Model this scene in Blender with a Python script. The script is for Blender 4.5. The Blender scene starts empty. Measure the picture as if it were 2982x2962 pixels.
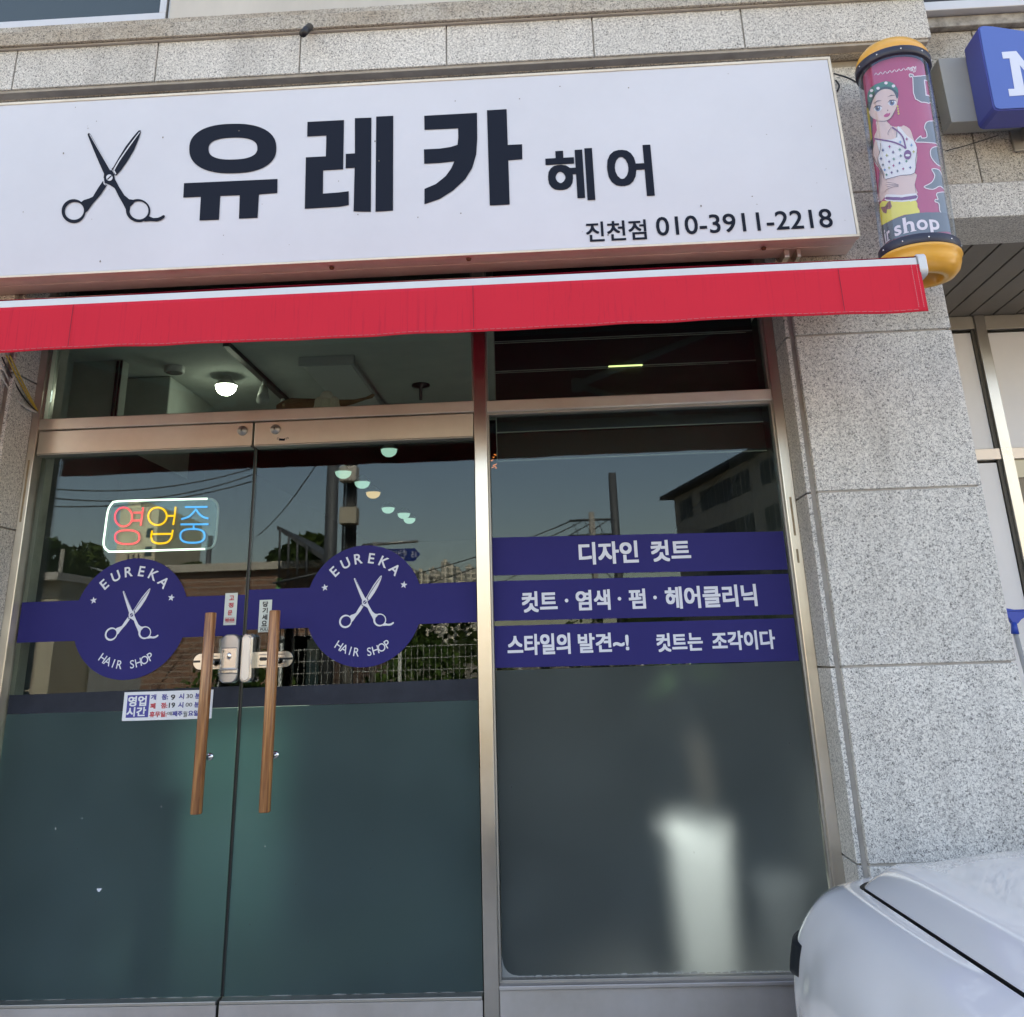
import bpy, bmesh, math, random
import numpy as np
from mathutils import Vector, Matrix
random.seed(7)
rng = np.random.default_rng(7)
S = bpy.context.scene
C = S.collection
PI = math.pi
R = math.radians

# ------------------------------------------------------------------ camera
FPX = 2720.0; PW, PH = 2982.0, 2962.0; PCX, PCY = 1491.0, 960.0
YAW, PITCH, ROLL = R(-2.31), R(19.39), R(-1.84)
CAMP = Vector((0, -3.75, 1.55))
cw = Vector((math.sin(YAW)*math.cos(PITCH), math.cos(YAW)*math.cos(PITCH), math.sin(PITCH)))
_r = Vector((math.cos(YAW), -math.sin(YAW), 0)); _u = _r.cross(cw)
cr = _r*math.cos(ROLL) + _u*math.sin(ROLL)
cu = -_r*math.sin(ROLL) + _u*math.cos(ROLL)
cd = bpy.data.cameras.new('camera'); cam = bpy.data.objects.new('camera', cd); C.objects.link(cam)
cd.sensor_fit = 'HORIZONTAL'; cd.sensor_width = 36.0; cd.lens = 36.0*FPX/PW
cd.shift_y = -(PH/2-PCY)/PW; cd.clip_start = 0.02; cd.clip_end = 3000
cam.matrix_world = Matrix.Translation(CAMP) @ Matrix((cr, cu, -cw)).transposed().to_4x4()
S.camera = cam

# ------------------------------------------------------------------ world and light
SUN_EL, SUN_AZ = R(50), R(12)      # the sun stands behind the building; azimuth from +Y towards +X
w = bpy.data.worlds.new('World'); S.world = w; w.use_nodes = True
nt = w.node_tree; nt.nodes.clear()
sky = nt.nodes.new('ShaderNodeTexSky'); sky.sky_type = 'NISHITA'; sky.sun_disc = False
sky.sun_elevation = SUN_EL; sky.sun_rotation = SUN_AZ; sky.air_density = 1.2; sky.dust_density = 1.0; sky.ozone_density = 1.6
bg = nt.nodes.new('ShaderNodeBackground'); bg.inputs[1].default_value = 0.105
wo = nt.nodes.new('ShaderNodeOutputWorld')
nt.links.new(sky.outputs[0], bg.inputs[0]); nt.links.new(bg.outputs[0], wo.inputs[0])
sd = bpy.data.lights.new('sun', 'SUN'); sd.energy = 5.0; sd.angle = R(0.5); sd.color = (1, .95, .88)
sun = bpy.data.objects.new('sun', sd); C.objects.link(sun)
sv = Vector((math.sin(SUN_AZ)*math.cos(SUN_EL), math.cos(SUN_AZ)*math.cos(SUN_EL), math.sin(SUN_EL)))
sun.rotation_euler = sv.to_track_quat('Z', 'Y').to_euler(); sun.location = (0, 20, 30)
S.view_settings.view_transform = 'Standard'; S.view_settings.look = 'None'
S.view_settings.exposure = 2.5
S.view_settings.use_white_balance = True; S.view_settings.white_balance_temperature = 8400; S.view_settings.white_balance_tint = 17; S.view_settings.gamma = 1.0
S.cycles.max_bounces = 14; S.cycles.transparent_max_bounces = 24; S.cycles.transmission_bounces = 10
S.cycles.diffuse_bounces = 5; S.cycles.glossy_bounces = 5
S.cycles.use_denoising = True; S.cycles.sample_clamp_indirect = 6

# ------------------------------------------------------------------ measuring helpers
def ray(x, y): return cw*FPX + cr*(x-PCX) - cu*(y-PCY)
def at(x, y, Y=0.0):
    "point of the plane at depth Y that the photo shows at pixel x, y"
    d = ray(x, y); t = (Y-CAMP.y)/d.y; return CAMP + d*t
GP = 0.05                                   # front of the glass
def atm(x, y, Y):
    "point at depth Y (in the street) that the glass mirrors at pixel x, y"
    p = at(x, y, 2*GP-Y); return Vector((p.x, Y, p.z))
def atmz(x, y, Z):
    d = ray(x, y); t = (Z-CAMP.z)/d.z; p = CAMP + d*t; return Vector((p.x, 2*GP-p.y, Z))
def q1(x, y): return (x*.7764, y*.7764)
def q2(x, y): return (1400+x*.8188, y*.8188)
def q3(x, y): return (x*.7764, 900+y*.7764)
def q4(x, y): return (1350+x*.8447, 900+y*.8447)
def qp(x, y): return (2450+x*.443, 50+y*.443)

# ------------------------------------------------------------------ materials
def newmat(name):
    m = bpy.data.materials.new(name); m.use_nodes = True; m.node_tree.nodes.clear()
    return m, m.node_tree
def N(nt, t, **k):
    n = nt.nodes.new(t)
    for a, b in k.items(): setattr(n, a, b)
    return n
def pbr(name, col, rough=.5, metal=0, var=.0, vscale=8, bump=0, bscale=60, emis=None, estr=0, coat=0, spec=.5, rvar=0, stretch=None, dirt=None, alpha=None):
    m, nt = newmat(name)
    b = N(nt, 'ShaderNodeBsdfPrincipled'); o = N(nt, 'ShaderNodeOutputMaterial'); nt.links.new(b.outputs[0], o.inputs[0])
    b.inputs['Base Color'].default_value = (*col, 1); b.inputs['Roughness'].default_value = rough
    b.inputs['Metallic'].default_value = metal; b.inputs['Specular IOR Level'].default_value = spec
    b.inputs['Coat Weight'].default_value = coat; b.inputs['Coat Roughness'].default_value = .03
    if emis: b.inputs['Emission Color'].default_value = (*emis, 1); b.inputs['Emission Strength'].default_value = estr
    tc = N(nt, 'ShaderNodeTexCoord'); mp = N(nt, 'ShaderNodeMapping'); nt.links.new(tc.outputs['Object'], mp.inputs[0])
    if stretch: mp.inputs['Scale'].default_value = stretch
    if var or rvar:
        n = N(nt, 'ShaderNodeTexNoise'); n.inputs['Scale'].default_value = vscale; n.inputs['Detail'].default_value = 6; n.inputs['Roughness'].default_value = .65
        nt.links.new(mp.outputs[0], n.inputs[0])
        if var:
            mr = N(nt, 'ShaderNodeMapRange'); mr.inputs[1].default_value = .3; mr.inputs[2].default_value = .7
            mr.inputs[3].default_value = 1-var; mr.inputs[4].default_value = 1+var
            nt.links.new(n.outputs[0], mr.inputs[0])
            mx = N(nt, 'ShaderNodeVectorMath', operation='SCALE'); mx.inputs[0].default_value = col
            nt.links.new(mr.outputs[0], mx.inputs['Scale']); nt.links.new(mx.outputs[0], b.inputs['Base Color'])
        if rvar:
            mr = N(nt, 'ShaderNodeMapRange'); mr.inputs[1].default_value = .3; mr.inputs[2].default_value = .7
            mr.inputs[3].default_value = max(.02, rough-rvar); mr.inputs[4].default_value = rough+rvar
            nt.links.new(n.outputs[0], mr.inputs[0]); nt.links.new(mr.outputs[0], b.inputs['Roughness'])
    if bump:
        n = N(nt, 'ShaderNodeTexNoise'); n.inputs['Scale'].default_value = bscale; n.inputs['Detail'].default_value = 4
        nt.links.new(mp.outputs[0], n.inputs[0]); bp = N(nt, 'ShaderNodeBump'); bp.inputs['Strength'].default_value = bump; bp.inputs['Distance'].default_value = .01
        nt.links.new(n.outputs[0], bp.inputs['Height']); nt.links.new(bp.outputs[0], b.inputs['Normal'])
    return m
def steel(name, tangent, col=(.66, .62, .57), rough=.34, aniso=.85, var=.10):
    m = pbr(name, col, rough, 1, var=var, vscale=3, rvar=.08); nt = m.node_tree; b = [n for n in nt.nodes if n.type == 'BSDF_PRINCIPLED'][0]
    b.inputs['Anisotropic'].default_value = aniso; c = N(nt, 'ShaderNodeCombineXYZ')
    for i in range(3): c.inputs[i].default_value = tangent[i]
    nt.links.new(c.outputs[0], b.inputs['Tangent'])
    tc = N(nt, 'ShaderNodeTexCoord'); mp = N(nt, 'ShaderNodeMapping'); k = 260; mp.inputs['Scale'].default_value = (3 if tangent[2] else k, k, k if tangent[2] else 3); nt.links.new(tc.outputs['Object'], mp.inputs[0])
    n = N(nt, 'ShaderNodeTexNoise'); n.inputs['Scale'].default_value = 1; n.inputs['Detail'].default_value = 2; nt.links.new(mp.outputs[0], n.inputs[0])
    bp = N(nt, 'ShaderNodeBump'); bp.inputs['Strength'].default_value = .012; bp.inputs['Distance'].default_value = .01; nt.links.new(n.outputs[0], bp.inputs['Height']); nt.links.new(bp.outputs[0], b.inputs['Normal'])
    return m
def emit(name, col, s):
    m, nt = newmat(name); e = N(nt, 'ShaderNodeEmission'); o = N(nt, 'ShaderNodeOutputMaterial')
    e.inputs[0].default_value = (*col, 1); e.inputs[1].default_value = s; nt.links.new(e.outputs[0], o.inputs[0]); return m
def granite(name, light, dark, warm=(.5, .45, .38), stain=.25):
    m, nt = newmat(name); L = nt.links.new
    b = N(nt, 'ShaderNodeBsdfPrincipled'); o = N(nt, 'ShaderNodeOutputMaterial'); L(b.outputs[0], o.inputs[0])
    b.inputs['Roughness'].default_value = .72
    tc = N(nt, 'ShaderNodeTexCoord')
    n1 = N(nt, 'ShaderNodeTexNoise'); n1.inputs['Scale'].default_value = 150; n1.inputs['Detail'].default_value = 3; n1.inputs['Distortion'].default_value = 1.2
    n1.inputs['Roughness'].default_value = .7
    L(tc.outputs['Object'], n1.inputs[0])
    r1 = N(nt, 'ShaderNodeValToRGB'); e = r1.color_ramp.elements
    e[0].position = .36; e[0].color = (*[c*.35 for c in dark], 1); e[1].position = .60; e[1].color = (*light, 1)
    k = r1.color_ramp.elements.new(.42); k.color = (*dark, 1)
    k = r1.color_ramp.elements.new(.49); k.color = (*[(a*.45+c*.55) for a, c in zip(light, dark)], 1)
    k = r1.color_ramp.elements.new(.53); k.color = (*[a*.93 for a in light], 1)
    L(n1.outputs[0], r1.inputs[0])
    n2 = N(nt, 'ShaderNodeTexVoronoi'); n2.inputs['Scale'].default_value = 60; L(tc.outputs['Object'], n2.inputs[0])
    lt = N(nt, 'ShaderNodeMath', operation='LESS_THAN'); lt.inputs[1].default_value = .13; L(n2.outputs['Distance'], lt.inputs[0])
    n3 = N(nt, 'ShaderNodeTexNoise'); n3.inputs['Scale'].default_value = 14; n3.inputs['Detail'].default_value = 2; L(tc.outputs['Object'], n3.inputs[0])
    g3 = N(nt, 'ShaderNodeMath', operation='GREATER_THAN'); g3.inputs[1].default_value = .60; L(n3.outputs[0], g3.inputs[0])
    mu = N(nt, 'ShaderNodeMath', operation='MULTIPLY'); L(lt.outputs[0], mu.inputs[0]); L(g3.outputs[0], mu.inputs[1])
    mx = N(nt, 'ShaderNodeMixRGB'); L(mu.outputs[0], mx.inputs[0]); L(r1.outputs[0], mx.inputs[1]); mx.inputs[2].default_value = (.03, .03, .035, 1)
    # broad warm stains
    n4 = N(nt, 'ShaderNodeTexNoise'); n4.inputs['Scale'].default_value = 2.2; n4.inputs['Detail'].default_value = 5; n4.inputs['Roughness'].default_value = .6; L(tc.outputs['Object'], n4.inputs[0])
    mr = N(nt, 'ShaderNodeMapRange'); mr.inputs[1].default_value = .45; mr.inputs[2].default_value = .75; mr.inputs[3].default_value = 0; mr.inputs[4].default_value = stain; L(n4.outputs[0], mr.inputs[0])
    m2 = N(nt, 'ShaderNodeMixRGB', blend_type='MULTIPLY'); L(mr.outputs[0], m2.inputs[0]); L(mx.outputs[0], m2.inputs[1]); m2.inputs[2].default_value = (*warm, 1)
    ge = N(nt, 'ShaderNodeNewGeometry'); ri = N(nt, 'ShaderNodeMapRange'); ri.inputs[3].default_value = .87; ri.inputs[4].default_value = 1.07; L(ge.outputs['Random Per Island'], ri.inputs[0])
    mp = N(nt, 'ShaderNodeMapping'); mp.inputs['Scale'].default_value = (9, 9, .9); L(tc.outputs['Object'], mp.inputs[0])
    n5 = N(nt, 'ShaderNodeTexNoise'); n5.inputs['Scale'].default_value = 1; n5.inputs['Detail'].default_value = 6; L(mp.outputs[0], n5.inputs[0])
    r5_ = N(nt, 'ShaderNodeMapRange'); r5_.inputs[1].default_value = .50; r5_.inputs[2].default_value = .78; r5_.inputs[3].default_value = 1; r5_.inputs[4].default_value = .80; L(n5.outputs[0], r5_.inputs[0])
    m5 = N(nt, 'ShaderNodeMath', operation='MULTIPLY'); L(ri.outputs[0], m5.inputs[0]); L(r5_.outputs[0], m5.inputs[1])
    sc5 = N(nt, 'ShaderNodeVectorMath', operation='SCALE'); L(m2.outputs[0], sc5.inputs[0]); L(m5.outputs[0], sc5.inputs['Scale'])
    L(sc5.outputs[0], b.inputs['Base Color'])
    bp = N(nt, 'ShaderNodeBump'); bp.inputs['Strength'].default_value = .25; bp.inputs['Distance'].default_value = .002; L(n1.outputs[0], bp.inputs['Height']); L(bp.outputs[0], b.inputs['Normal'])
    return m
def glassmat(name, tint, f0=.05, rough=0.0):
    m, nt = newmat(name); L = nt.links.new
    ge = N(nt, 'ShaderNodeNewGeometry'); dp = N(nt, 'ShaderNodeVectorMath', operation='DOT_PRODUCT'); L(ge.outputs['Incoming'], dp.inputs[0]); L(ge.outputs['Normal'], dp.inputs[1])
    ab = N(nt, 'ShaderNodeMath', operation='ABSOLUTE'); L(dp.outputs['Value'], ab.inputs[0])
    om = N(nt, 'ShaderNodeMath', operation='SUBTRACT'); om.inputs[0].default_value = 1; L(ab.outputs[0], om.inputs[1])
    pw = N(nt, 'ShaderNodeMath', operation='POWER'); L(om.outputs[0], pw.inputs[0]); pw.inputs[1].default_value = 5
    ma = N(nt, 'ShaderNodeMath', operation='MULTIPLY_ADD'); L(pw.outputs[0], ma.inputs[0]); ma.inputs[1].default_value = 1-f0; ma.inputs[2].default_value = f0
    t = N(nt, 'ShaderNodeBsdfTransparent'); t.inputs[0].default_value = (*tint, 1)
    g = N(nt, 'ShaderNodeBsdfGlossy'); g.inputs['Roughness'].default_value = rough; g.inputs['Color'].default_value = (.76, .88, 1, 1)
    mx = N(nt, 'ShaderNodeMixShader'); o = N(nt, 'ShaderNodeOutputMaterial')
    L(ma.outputs[0], mx.inputs[0]); L(t.outputs[0], mx.inputs[1]); L(g.outputs[0], mx.inputs[2]); L(mx.outputs[0], o.inputs[0])
    return m
def filmmat(name, col, rough, dcol, dfac):
    m, nt = newmat(name); L = nt.links.new
    g = N(nt, 'ShaderNodeBsdfRefraction'); g.inputs['Color'].default_value = (*col, 1); g.inputs['Roughness'].default_value = rough; g.inputs['IOR'].default_value = 1.45
    tc = N(nt, 'ShaderNodeTexCoord'); n = N(nt, 'ShaderNodeTexNoise'); n.inputs['Scale'].default_value = 3; n.inputs['Detail'].default_value = 6; L(tc.outputs['Object'], n.inputs[0])
    d = N(nt, 'ShaderNodeBsdfDiffuse')
    mr = N(nt, 'ShaderNodeMapRange'); mr.inputs[1].default_value = .3; mr.inputs[2].default_value = .7; mr.inputs[3].default_value = .85; mr.inputs[4].default_value = 1.15; L(n.outputs[0], mr.inputs[0])
    sc = N(nt, 'ShaderNodeVectorMath', operation='SCALE'); sc.inputs[0].default_value = dcol; L(mr.outputs[0], sc.inputs['Scale']); L(sc.outputs[0], d.inputs[0])
    mx = N(nt, 'ShaderNodeMixShader'); mx.inputs[0].default_value = dfac; o = N(nt, 'ShaderNodeOutputMaterial')
    L(g.outputs[0], mx.inputs[1]); L(d.outputs[0], mx.inputs[2]); L(mx.outputs[0], o.inputs[0])
    return m
def brickmat(name, c1, c2, mortar, sx=4.5, off=(0, 0, 0)):
    m, nt = newmat(name); L = nt.links.new
    b = N(nt, 'ShaderNodeBsdfPrincipled'); o = N(nt, 'ShaderNodeOutputMaterial'); L(b.outputs[0], o.inputs[0]); b.inputs['Roughness'].default_value = .85
    tc = N(nt, 'ShaderNodeTexCoord'); sp = N(nt, 'ShaderNodeSeparateXYZ'); cb = N(nt, 'ShaderNodeCombineXYZ'); L(tc.outputs['Object'], sp.inputs[0])
    ad = N(nt, 'ShaderNodeMath', operation='ADD'); L(sp.outputs[0], ad.inputs[0]); L(sp.outputs[1], ad.inputs[1])
    L(ad.outputs[0], cb.inputs[0]); L(sp.outputs[2], cb.inputs[1])
    bk = N(nt, 'ShaderNodeTexBrick'); bk.inputs['Scale'].default_value = sx; bk.inputs['Color1'].default_value = (*c1, 1); bk.inputs['Color2'].default_value = (*c2, 1); bk.inputs['Mortar'].default_value = (*mortar, 1)
    bk.inputs['Mortar Size'].default_value = .03; bk.inputs['Brick Width'].default_value = .9; bk.inputs['Row Height'].default_value = .3
    L(cb.outputs[0], bk.inputs[0]); L(bk.outputs[0], b.inputs['Base Color'])
    return m
def fabric(name, col, trans):
    m, nt = newmat(name); L = nt.links.new
    tc = N(nt, 'ShaderNodeTexCoord'); mp = N(nt, 'ShaderNodeMapping'); mp.inputs['Scale'].default_value = (120, 120, 1.3); L(tc.outputs['Object'], mp.inputs[0])
    n = N(nt, 'ShaderNodeTexNoise'); n.inputs['Scale'].default_value = 1; n.inputs['Detail'].default_value = 5; n.inputs['Roughness'].default_value = .75; L(mp.outputs[0], n.inputs[0])
    # rain-dirt streaks grow towards the hem
    rp = N(nt, 'ShaderNodeMapRange'); rp.inputs[1].default_value = .54; rp.inputs[2].default_value = .64; rp.inputs[3].default_value = 0; rp.inputs[4].default_value = .17; L(n.outputs[0], rp.inputs[0])
    n2 = N(nt, 'ShaderNodeTexNoise'); n2.inputs['Scale'].default_value = 5; n2.inputs['Detail'].default_value = 6; L(tc.outputs['Object'], n2.inputs[0])
    r2 = N(nt, 'ShaderNodeMapRange'); r2.inputs[1].default_value = .35; r2.inputs[2].default_value = .6; L(n2.outputs[0], r2.inputs[0])
    mm = N(nt, 'ShaderNodeMath', operation='MULTIPLY'); L(rp.outputs[0], mm.inputs[0]); L(r2.outputs[0], mm.inputs[1])
    mx = N(nt, 'ShaderNodeMixRGB'); L(mm.outputs[0], mx.inputs[0]); mx.inputs[1].default_value = (*col, 1); mx.inputs[2].default_value = (.22, .02, .05, 1)
    wv = N(nt, 'ShaderNodeTexNoise'); wv.inputs['Scale'].default_value = 900; L(tc.outputs['Object'], wv.inputs[0])
    d = N(nt, 'ShaderNodeBsdfDiffuse'); t = N(nt, 'ShaderNodeBsdfTranslucent'); L(mx.outputs[0], d.inputs[0]); L(mx.outputs[0], t.inputs[0])
    bp = N(nt, 'ShaderNodeBump'); bp.inputs['Strength'].default_value = .3; bp.inputs['Distance'].default_value = .001; L(wv.outputs[0], bp.inputs['Height']); L(bp.outputs[0], d.inputs['Normal'])
    ms = N(nt, 'ShaderNodeMixShader'); ms.inputs[0].default_value = trans; L(d.outputs[0], ms.inputs[1]); L(t.outputs[0], ms.inputs[2])
    o = N(nt, 'ShaderNodeOutputMaterial'); L(ms.outputs[0], o.inputs[0]); return m
def woodmat(name):
    m, nt = newmat(name); L = nt.links.new
    b = N(nt, 'ShaderNodeBsdfPrincipled'); o = N(nt, 'ShaderNodeOutputMaterial'); L(b.outputs[0], o.inputs[0]); b.inputs['Roughness'].default_value = .38; b.inputs['Coat Weight'].default_value = .3
    tc = N(nt, 'ShaderNodeTexCoord'); mp = N(nt, 'ShaderNodeMapping'); mp.inputs['Scale'].default_value = (90, 90, 3.5); L(tc.outputs['Object'], mp.inputs[0])
    n = N(nt, 'ShaderNodeTexNoise'); n.inputs['Scale'].default_value = 1.5; n.inputs['Detail'].default_value = 6; n.inputs['Distortion'].default_value = .6; L(mp.outputs[0], n.inputs[0])
    r = N(nt, 'ShaderNodeValToRGB'); e = r.color_ramp.elements; e[0].position = .35; e[0].color = (.20, .07, .025, 1); e[1].position = .68; e[1].color = (.52, .235, .085, 1)
    L(n.outputs[0], r.inputs[0]); L(r.outputs[0], b.inputs['Base Color']); return m
def leafmat(name, c1, c2, sc=1.0):
    m, nt = newmat(name); L = nt.links.new
    tc = N(nt, 'ShaderNodeTexCoord'); n = N(nt, 'ShaderNodeTexNoise'); n.inputs['Scale'].default_value = sc; n.inputs['Detail'].default_value = 5; L(tc.outputs['Object'], n.inputs[0])
    r = N(nt, 'ShaderNodeValToRGB'); e = r.color_ramp.elements; e[0].position = .38; e[0].color = (*c1, 1); e[1].position = .62; e[1].color = (*c2, 1); L(n.outputs[0], r.inputs[0])
    d = N(nt, 'ShaderNodeBsdfDiffuse'); t = N(nt, 'ShaderNodeBsdfTranslucent'); L(r.outputs[0], d.inputs[0]); L(r.outputs[0], t.inputs[0])
    ms = N(nt, 'ShaderNodeMixShader'); ms.inputs[0].default_value = .3; L(d.outputs[0], ms.inputs[1]); L(t.outputs[0], ms.inputs[2]); o = N(nt, 'ShaderNodeOutputMaterial'); L(ms.outputs[0], o.inputs[0]); return m

GR = granite('granite', (.745, .725, .68), (.33, .325, .315))
GRD = granite('granite_weathered', (.58, .54, .47), (.24, .225, .20), (.62, .48, .33), .7)
MORT = pbr('grey joint mortar', (.37, .345, .315), .9, var=.2)
STEEL = steel('brushed stainless steel', (1, 0, 0))
STEELH = steel('brushed stainless steel rail', (0, 0, 1), (.82, .76, .68), .42)
STEELB = steel('dull stainless kick rail', (0, 0, 1), (.46, .435, .43), .48, .7, .16)
ALU = pbr('grey anodised aluminium', (.42, .40, .37), .42, .8, var=.08, vscale=5)
SEAL = pbr('grey window sealant', (.30, .31, .30), .6, var=.15)
GLASS = glassmat('clear shop glass', (.80, .88, .86), .027)
DARKGL = pbr('dark upper window glass', (.03, .05, .055), .06, 0, spec=.8)
FILM = filmmat('frosted film', (.62, .82, .82), .34, (.105, .155, .158), .40)
FILM2 = filmmat('frosted film grey', (.76, .80, .83), .37, (.122, .146, .143), .43)
FILMD = pbr('dark film border', (.024, .029, .042), .6, var=.2, spec=.2)
PURPLE = pbr('violet blue vinyl', (.029, .028, .150), .55, var=.05, vscale=3, spec=.1)
WHITEV = pbr('white vinyl', (.66, .69, .77), .5)
SIGNW = pbr('white sign sheet', (.585, .612, .675), .38, var=.045, vscale=1.6, coat=.1)
INK = pbr('dark navy letter vinyl', (.010, .015, .028), .6, spec=.12)
CREAM = pbr('cream painted edge trim', (.70, .66, .56), .5, var=.12, vscale=9)
SIGNU = pbr('sign box underside sheet', (.68, .58, .54), .35, .35, var=.12, vscale=6)
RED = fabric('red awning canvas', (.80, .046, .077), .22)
REDC = fabric('red canopy canvas with dark lining', (.42, .016, .035), .04)  # darker copy of the awning red, keeps its reflection dark
WHITEP = pbr('white painted aluminium', (.58, .59, .61), .35, .2, var=.04)
YEL = pbr('amber yellow plastic', (.75, .37, .055), .33, var=.06, vscale=6, coat=.3)
NAVY = pbr('dark navy plastic ring', (.02, .022, .045), .4)
BLACK = pbr('black plastic', (.012, .012, .014), .4)
DARKF = pbr('dark board', (.016, .014, .016), .6, var=.2)
WOOD = woodmat('varnished rosewood')
CHROME = pbr('polished chrome', (.75, .75, .76), .12, 1)
SILV = pbr('silver grey plastic', (.42, .43, .45), .28, .7, var=.04)
SILVL = pbr('light silver cover', (.62, .63, .64), .22, .8)
CEIL = pbr('white interior ceiling', (.42, .455, .42), .9, var=.06)
WALLI = pbr('dim interior wall', (.03, .035, .036), .8, var=.2)  # dimness of the room put into the wall colour
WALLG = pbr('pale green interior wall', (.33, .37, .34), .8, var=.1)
FLOORI = pbr('interior floor tile', (.06, .06, .06), .3)
CARP = pbr('white car paint', (.85, .85, .86), .16, 0, coat=1.0, var=.02, vscale=2)
TYRE = pbr('tyre rubber', (.02, .02, .02), .8)
ASPH = pbr('asphalt', (.05, .05, .052), .9, var=.25, vscale=30, bump=.3, bscale=200)
PAVE = pbr('concrete pavement', (.44, .41, .37), .9, var=.15, vscale=4)
WHITEPT = pbr('white panel', (.84, .83, .84), .45, var=.03, vscale=3)
BLUEP = pbr('blue plastic', (.02, .08, .50), .35)
SOFF = pbr('brown grey soffit metal', (.16, .145, .13), .5, .3, var=.08)

# ------------------------------------------------------------------ mesh helpers
class MB:
    def __init__(s): s.v = []; s.f = []; s.m = []; s.mats = []; s.sm = []; s.k = 0
    def mi(s, mat):
        if mat is None: return 0
        if mat not in s.mats: s.mats.append(mat)
        return s.mats.index(mat)
    def add(s, v, f, mat=None, smooth=False):
        n = len(s.v); s.v += [tuple(p) for p in v]; s.f += [tuple(i+n for i in q) for q in f]; s.m += [s.mi(mat)]*len(f); s.sm += [smooth]*len(f); return s
    def box(s, x0, x1, y0, y1, z0, z1, mat=None):
        v = [(x, y, z) for z in (z0, z1) for y in (y0, y1) for x in (x0, x1)]
        return s.add(v, [(0, 2, 3, 1), (4, 5, 7, 6), (0, 1, 5, 4), (2, 6, 7, 3), (0, 4, 6, 2), (1, 3, 7, 5)], mat)
    def tube(s, pts, r, mat=None, n=10, cap=True, closed=False, rs=None):
        pts = [Vector(p) for p in pts]; k = len(pts); rings = []
        up = Vector((0, 0, 1)); prev = None
        for i, p in enumerate(pts):
            a = pts[i-1] if (i > 0 or closed) else p; b = pts[(i+1) % k] if (i < k-1 or closed) else p
            t = (b-a).normalized()
            if prev is None:
                u = t.cross(up); u = t.cross(Vector((0, 1, 0))) if u.length < .1 else u
            else: u = prev - t*prev.dot(t)
            u.normalize(); prev = u; vv = t.cross(u)
            rr = rs[i] if rs else r
            rings.append([p + (u*math.cos(2*PI*j/n) + vv*math.sin(2*PI*j/n))*rr for j in range(n)])
        v = [q for g in rings for q in g]; f = []
        for i in range(k if closed else k-1):
            for j in range(n):
                a, b = i*n, ((i+1) % k)*n; f.append((a+j, a+(j+1) % n, b+(j+1) % n, b+j))
        if cap and not closed: f += [tuple(range(n))[::-1], tuple(range((k-1)*n, k*n))]
        return s.add(v, f, mat, True)
    def lathe(s, prof, c=(0, 0, 0), n=48, mat=None, M=None, smooth=True):
        v = []; f = []
        for (r, z) in prof:
            for j in range(n):
                p = Vector((r*math.cos(2*PI*j/n), r*math.sin(2*PI*j/n), z))
                v.append((M @ p) if M else p+Vector(c))
        for i in range(len(prof)-1):
            for j in range(n): f.append((i*n+j, i*n+(j+1) % n, (i+1)*n+(j+1) % n, (i+1)*n+j))
        return s.add(v, f, mat, smooth)
    def poly(s, pts, Y, mat=None, th=.0):
        "flat outline in x,z at depth Y facing -Y"
        pts = [(p[0], p[1]) if len(p) == 2 else (p[0], p[2]) for p in pts]
        a = sum(pts[i][0]*pts[(i+1) % len(pts)][1]-pts[(i+1) % len(pts)][0]*pts[i][1] for i in range(len(pts)))
        if a < 0: pts = pts[::-1]
        n = len(pts); v = [(x, Y, z) for x, z in pts]; f = [tuple(range(n))]
        if th:
            v += [(x, Y+th, z) for x, z in pts]; f.append(tuple(range(n, 2*n))[::-1])
            f += [(i, n+i, n+(i+1) % n, (i+1) % n) for i in range(n)]
        return s.add(v, f, mat)
    def ring(s, outer, inner, Y, mat=None):
        n = len(outer); v = [(p[0], Y, p[1]) for p in outer]+[(p[0], Y, p[1]) for p in inner]
        return s.add(v, [(i, (i+1) % n, n+(i+1) % n, n+i) for i in range(n)], mat)
    def grid(s, P, mat=None, smooth=True, closeu=False):
        a, b = len(P), len(P[0]); v = [p for row in P for p in row]; f = []
        for i in range(a-1):
            for j in range(b-1): f.append((i*b+j, i*b+j+1, (i+1)*b+j+1, (i+1)*b+j))
        return s.add(v, f, mat, smooth)
    def build(s, name, mat=None, parent=None, bevel=0, smooth=False, solid=0):
        me = bpy.data.meshes.new(name)
        me.from_pydata([tuple(p) for p in s.v], [], s.f)
        mats = s.mats if s.mats else [mat]
        if mat and s.mats and mat not in mats: pass
        for m in mats: me.materials.append(m)
        for p, i, sm in zip(me.polygons, s.m, s.sm): p.material_index = i; p.use_smooth = sm or smooth
        me.validate(); me.update()
        o = bpy.data.objects.new(name, me); C.objects.link(o)
        if parent:
            o.parent = parent
            if parent.type == 'EMPTY': o.matrix_parent_inverse = Matrix.Translation(-Vector(parent.location))
        if bevel:
            b = o.modifiers.new('bevel', 'BEVEL'); b.width = bevel; b.segments = 2; b.limit_method = 'ANGLE'; b.angle_limit = R(40)
        if solid:
            b = o.modifiers.new('solid', 'SOLIDIFY'); b.thickness = solid; b.offset = 0
        return o
def parent_world(p):
    v = Vector((0, 0, 0))
    while p is not None:
        v = v + Vector(p.location); p = p.parent
    return v
def tag(o, label=None, cat=None, group=None, kind=None):
    if label: o['label'] = label
    if cat: o['category'] = cat
    if group: o['group'] = group
    if kind: o['kind'] = kind
    return o
def thing(name, label, cat, loc=(0, 0, 0), group=None):
    o = bpy.data.objects.new(name, None); C.objects.link(o); o.location = loc; o.empty_display_size = .1
    return tag(o, label, cat, group)
def copy_tree(o, parent=None):
    c = o.copy(); C.objects.link(c)
    if parent: c.parent = parent
    for ch in list(o.children): copy_tree(ch, c)
    return c
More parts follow.
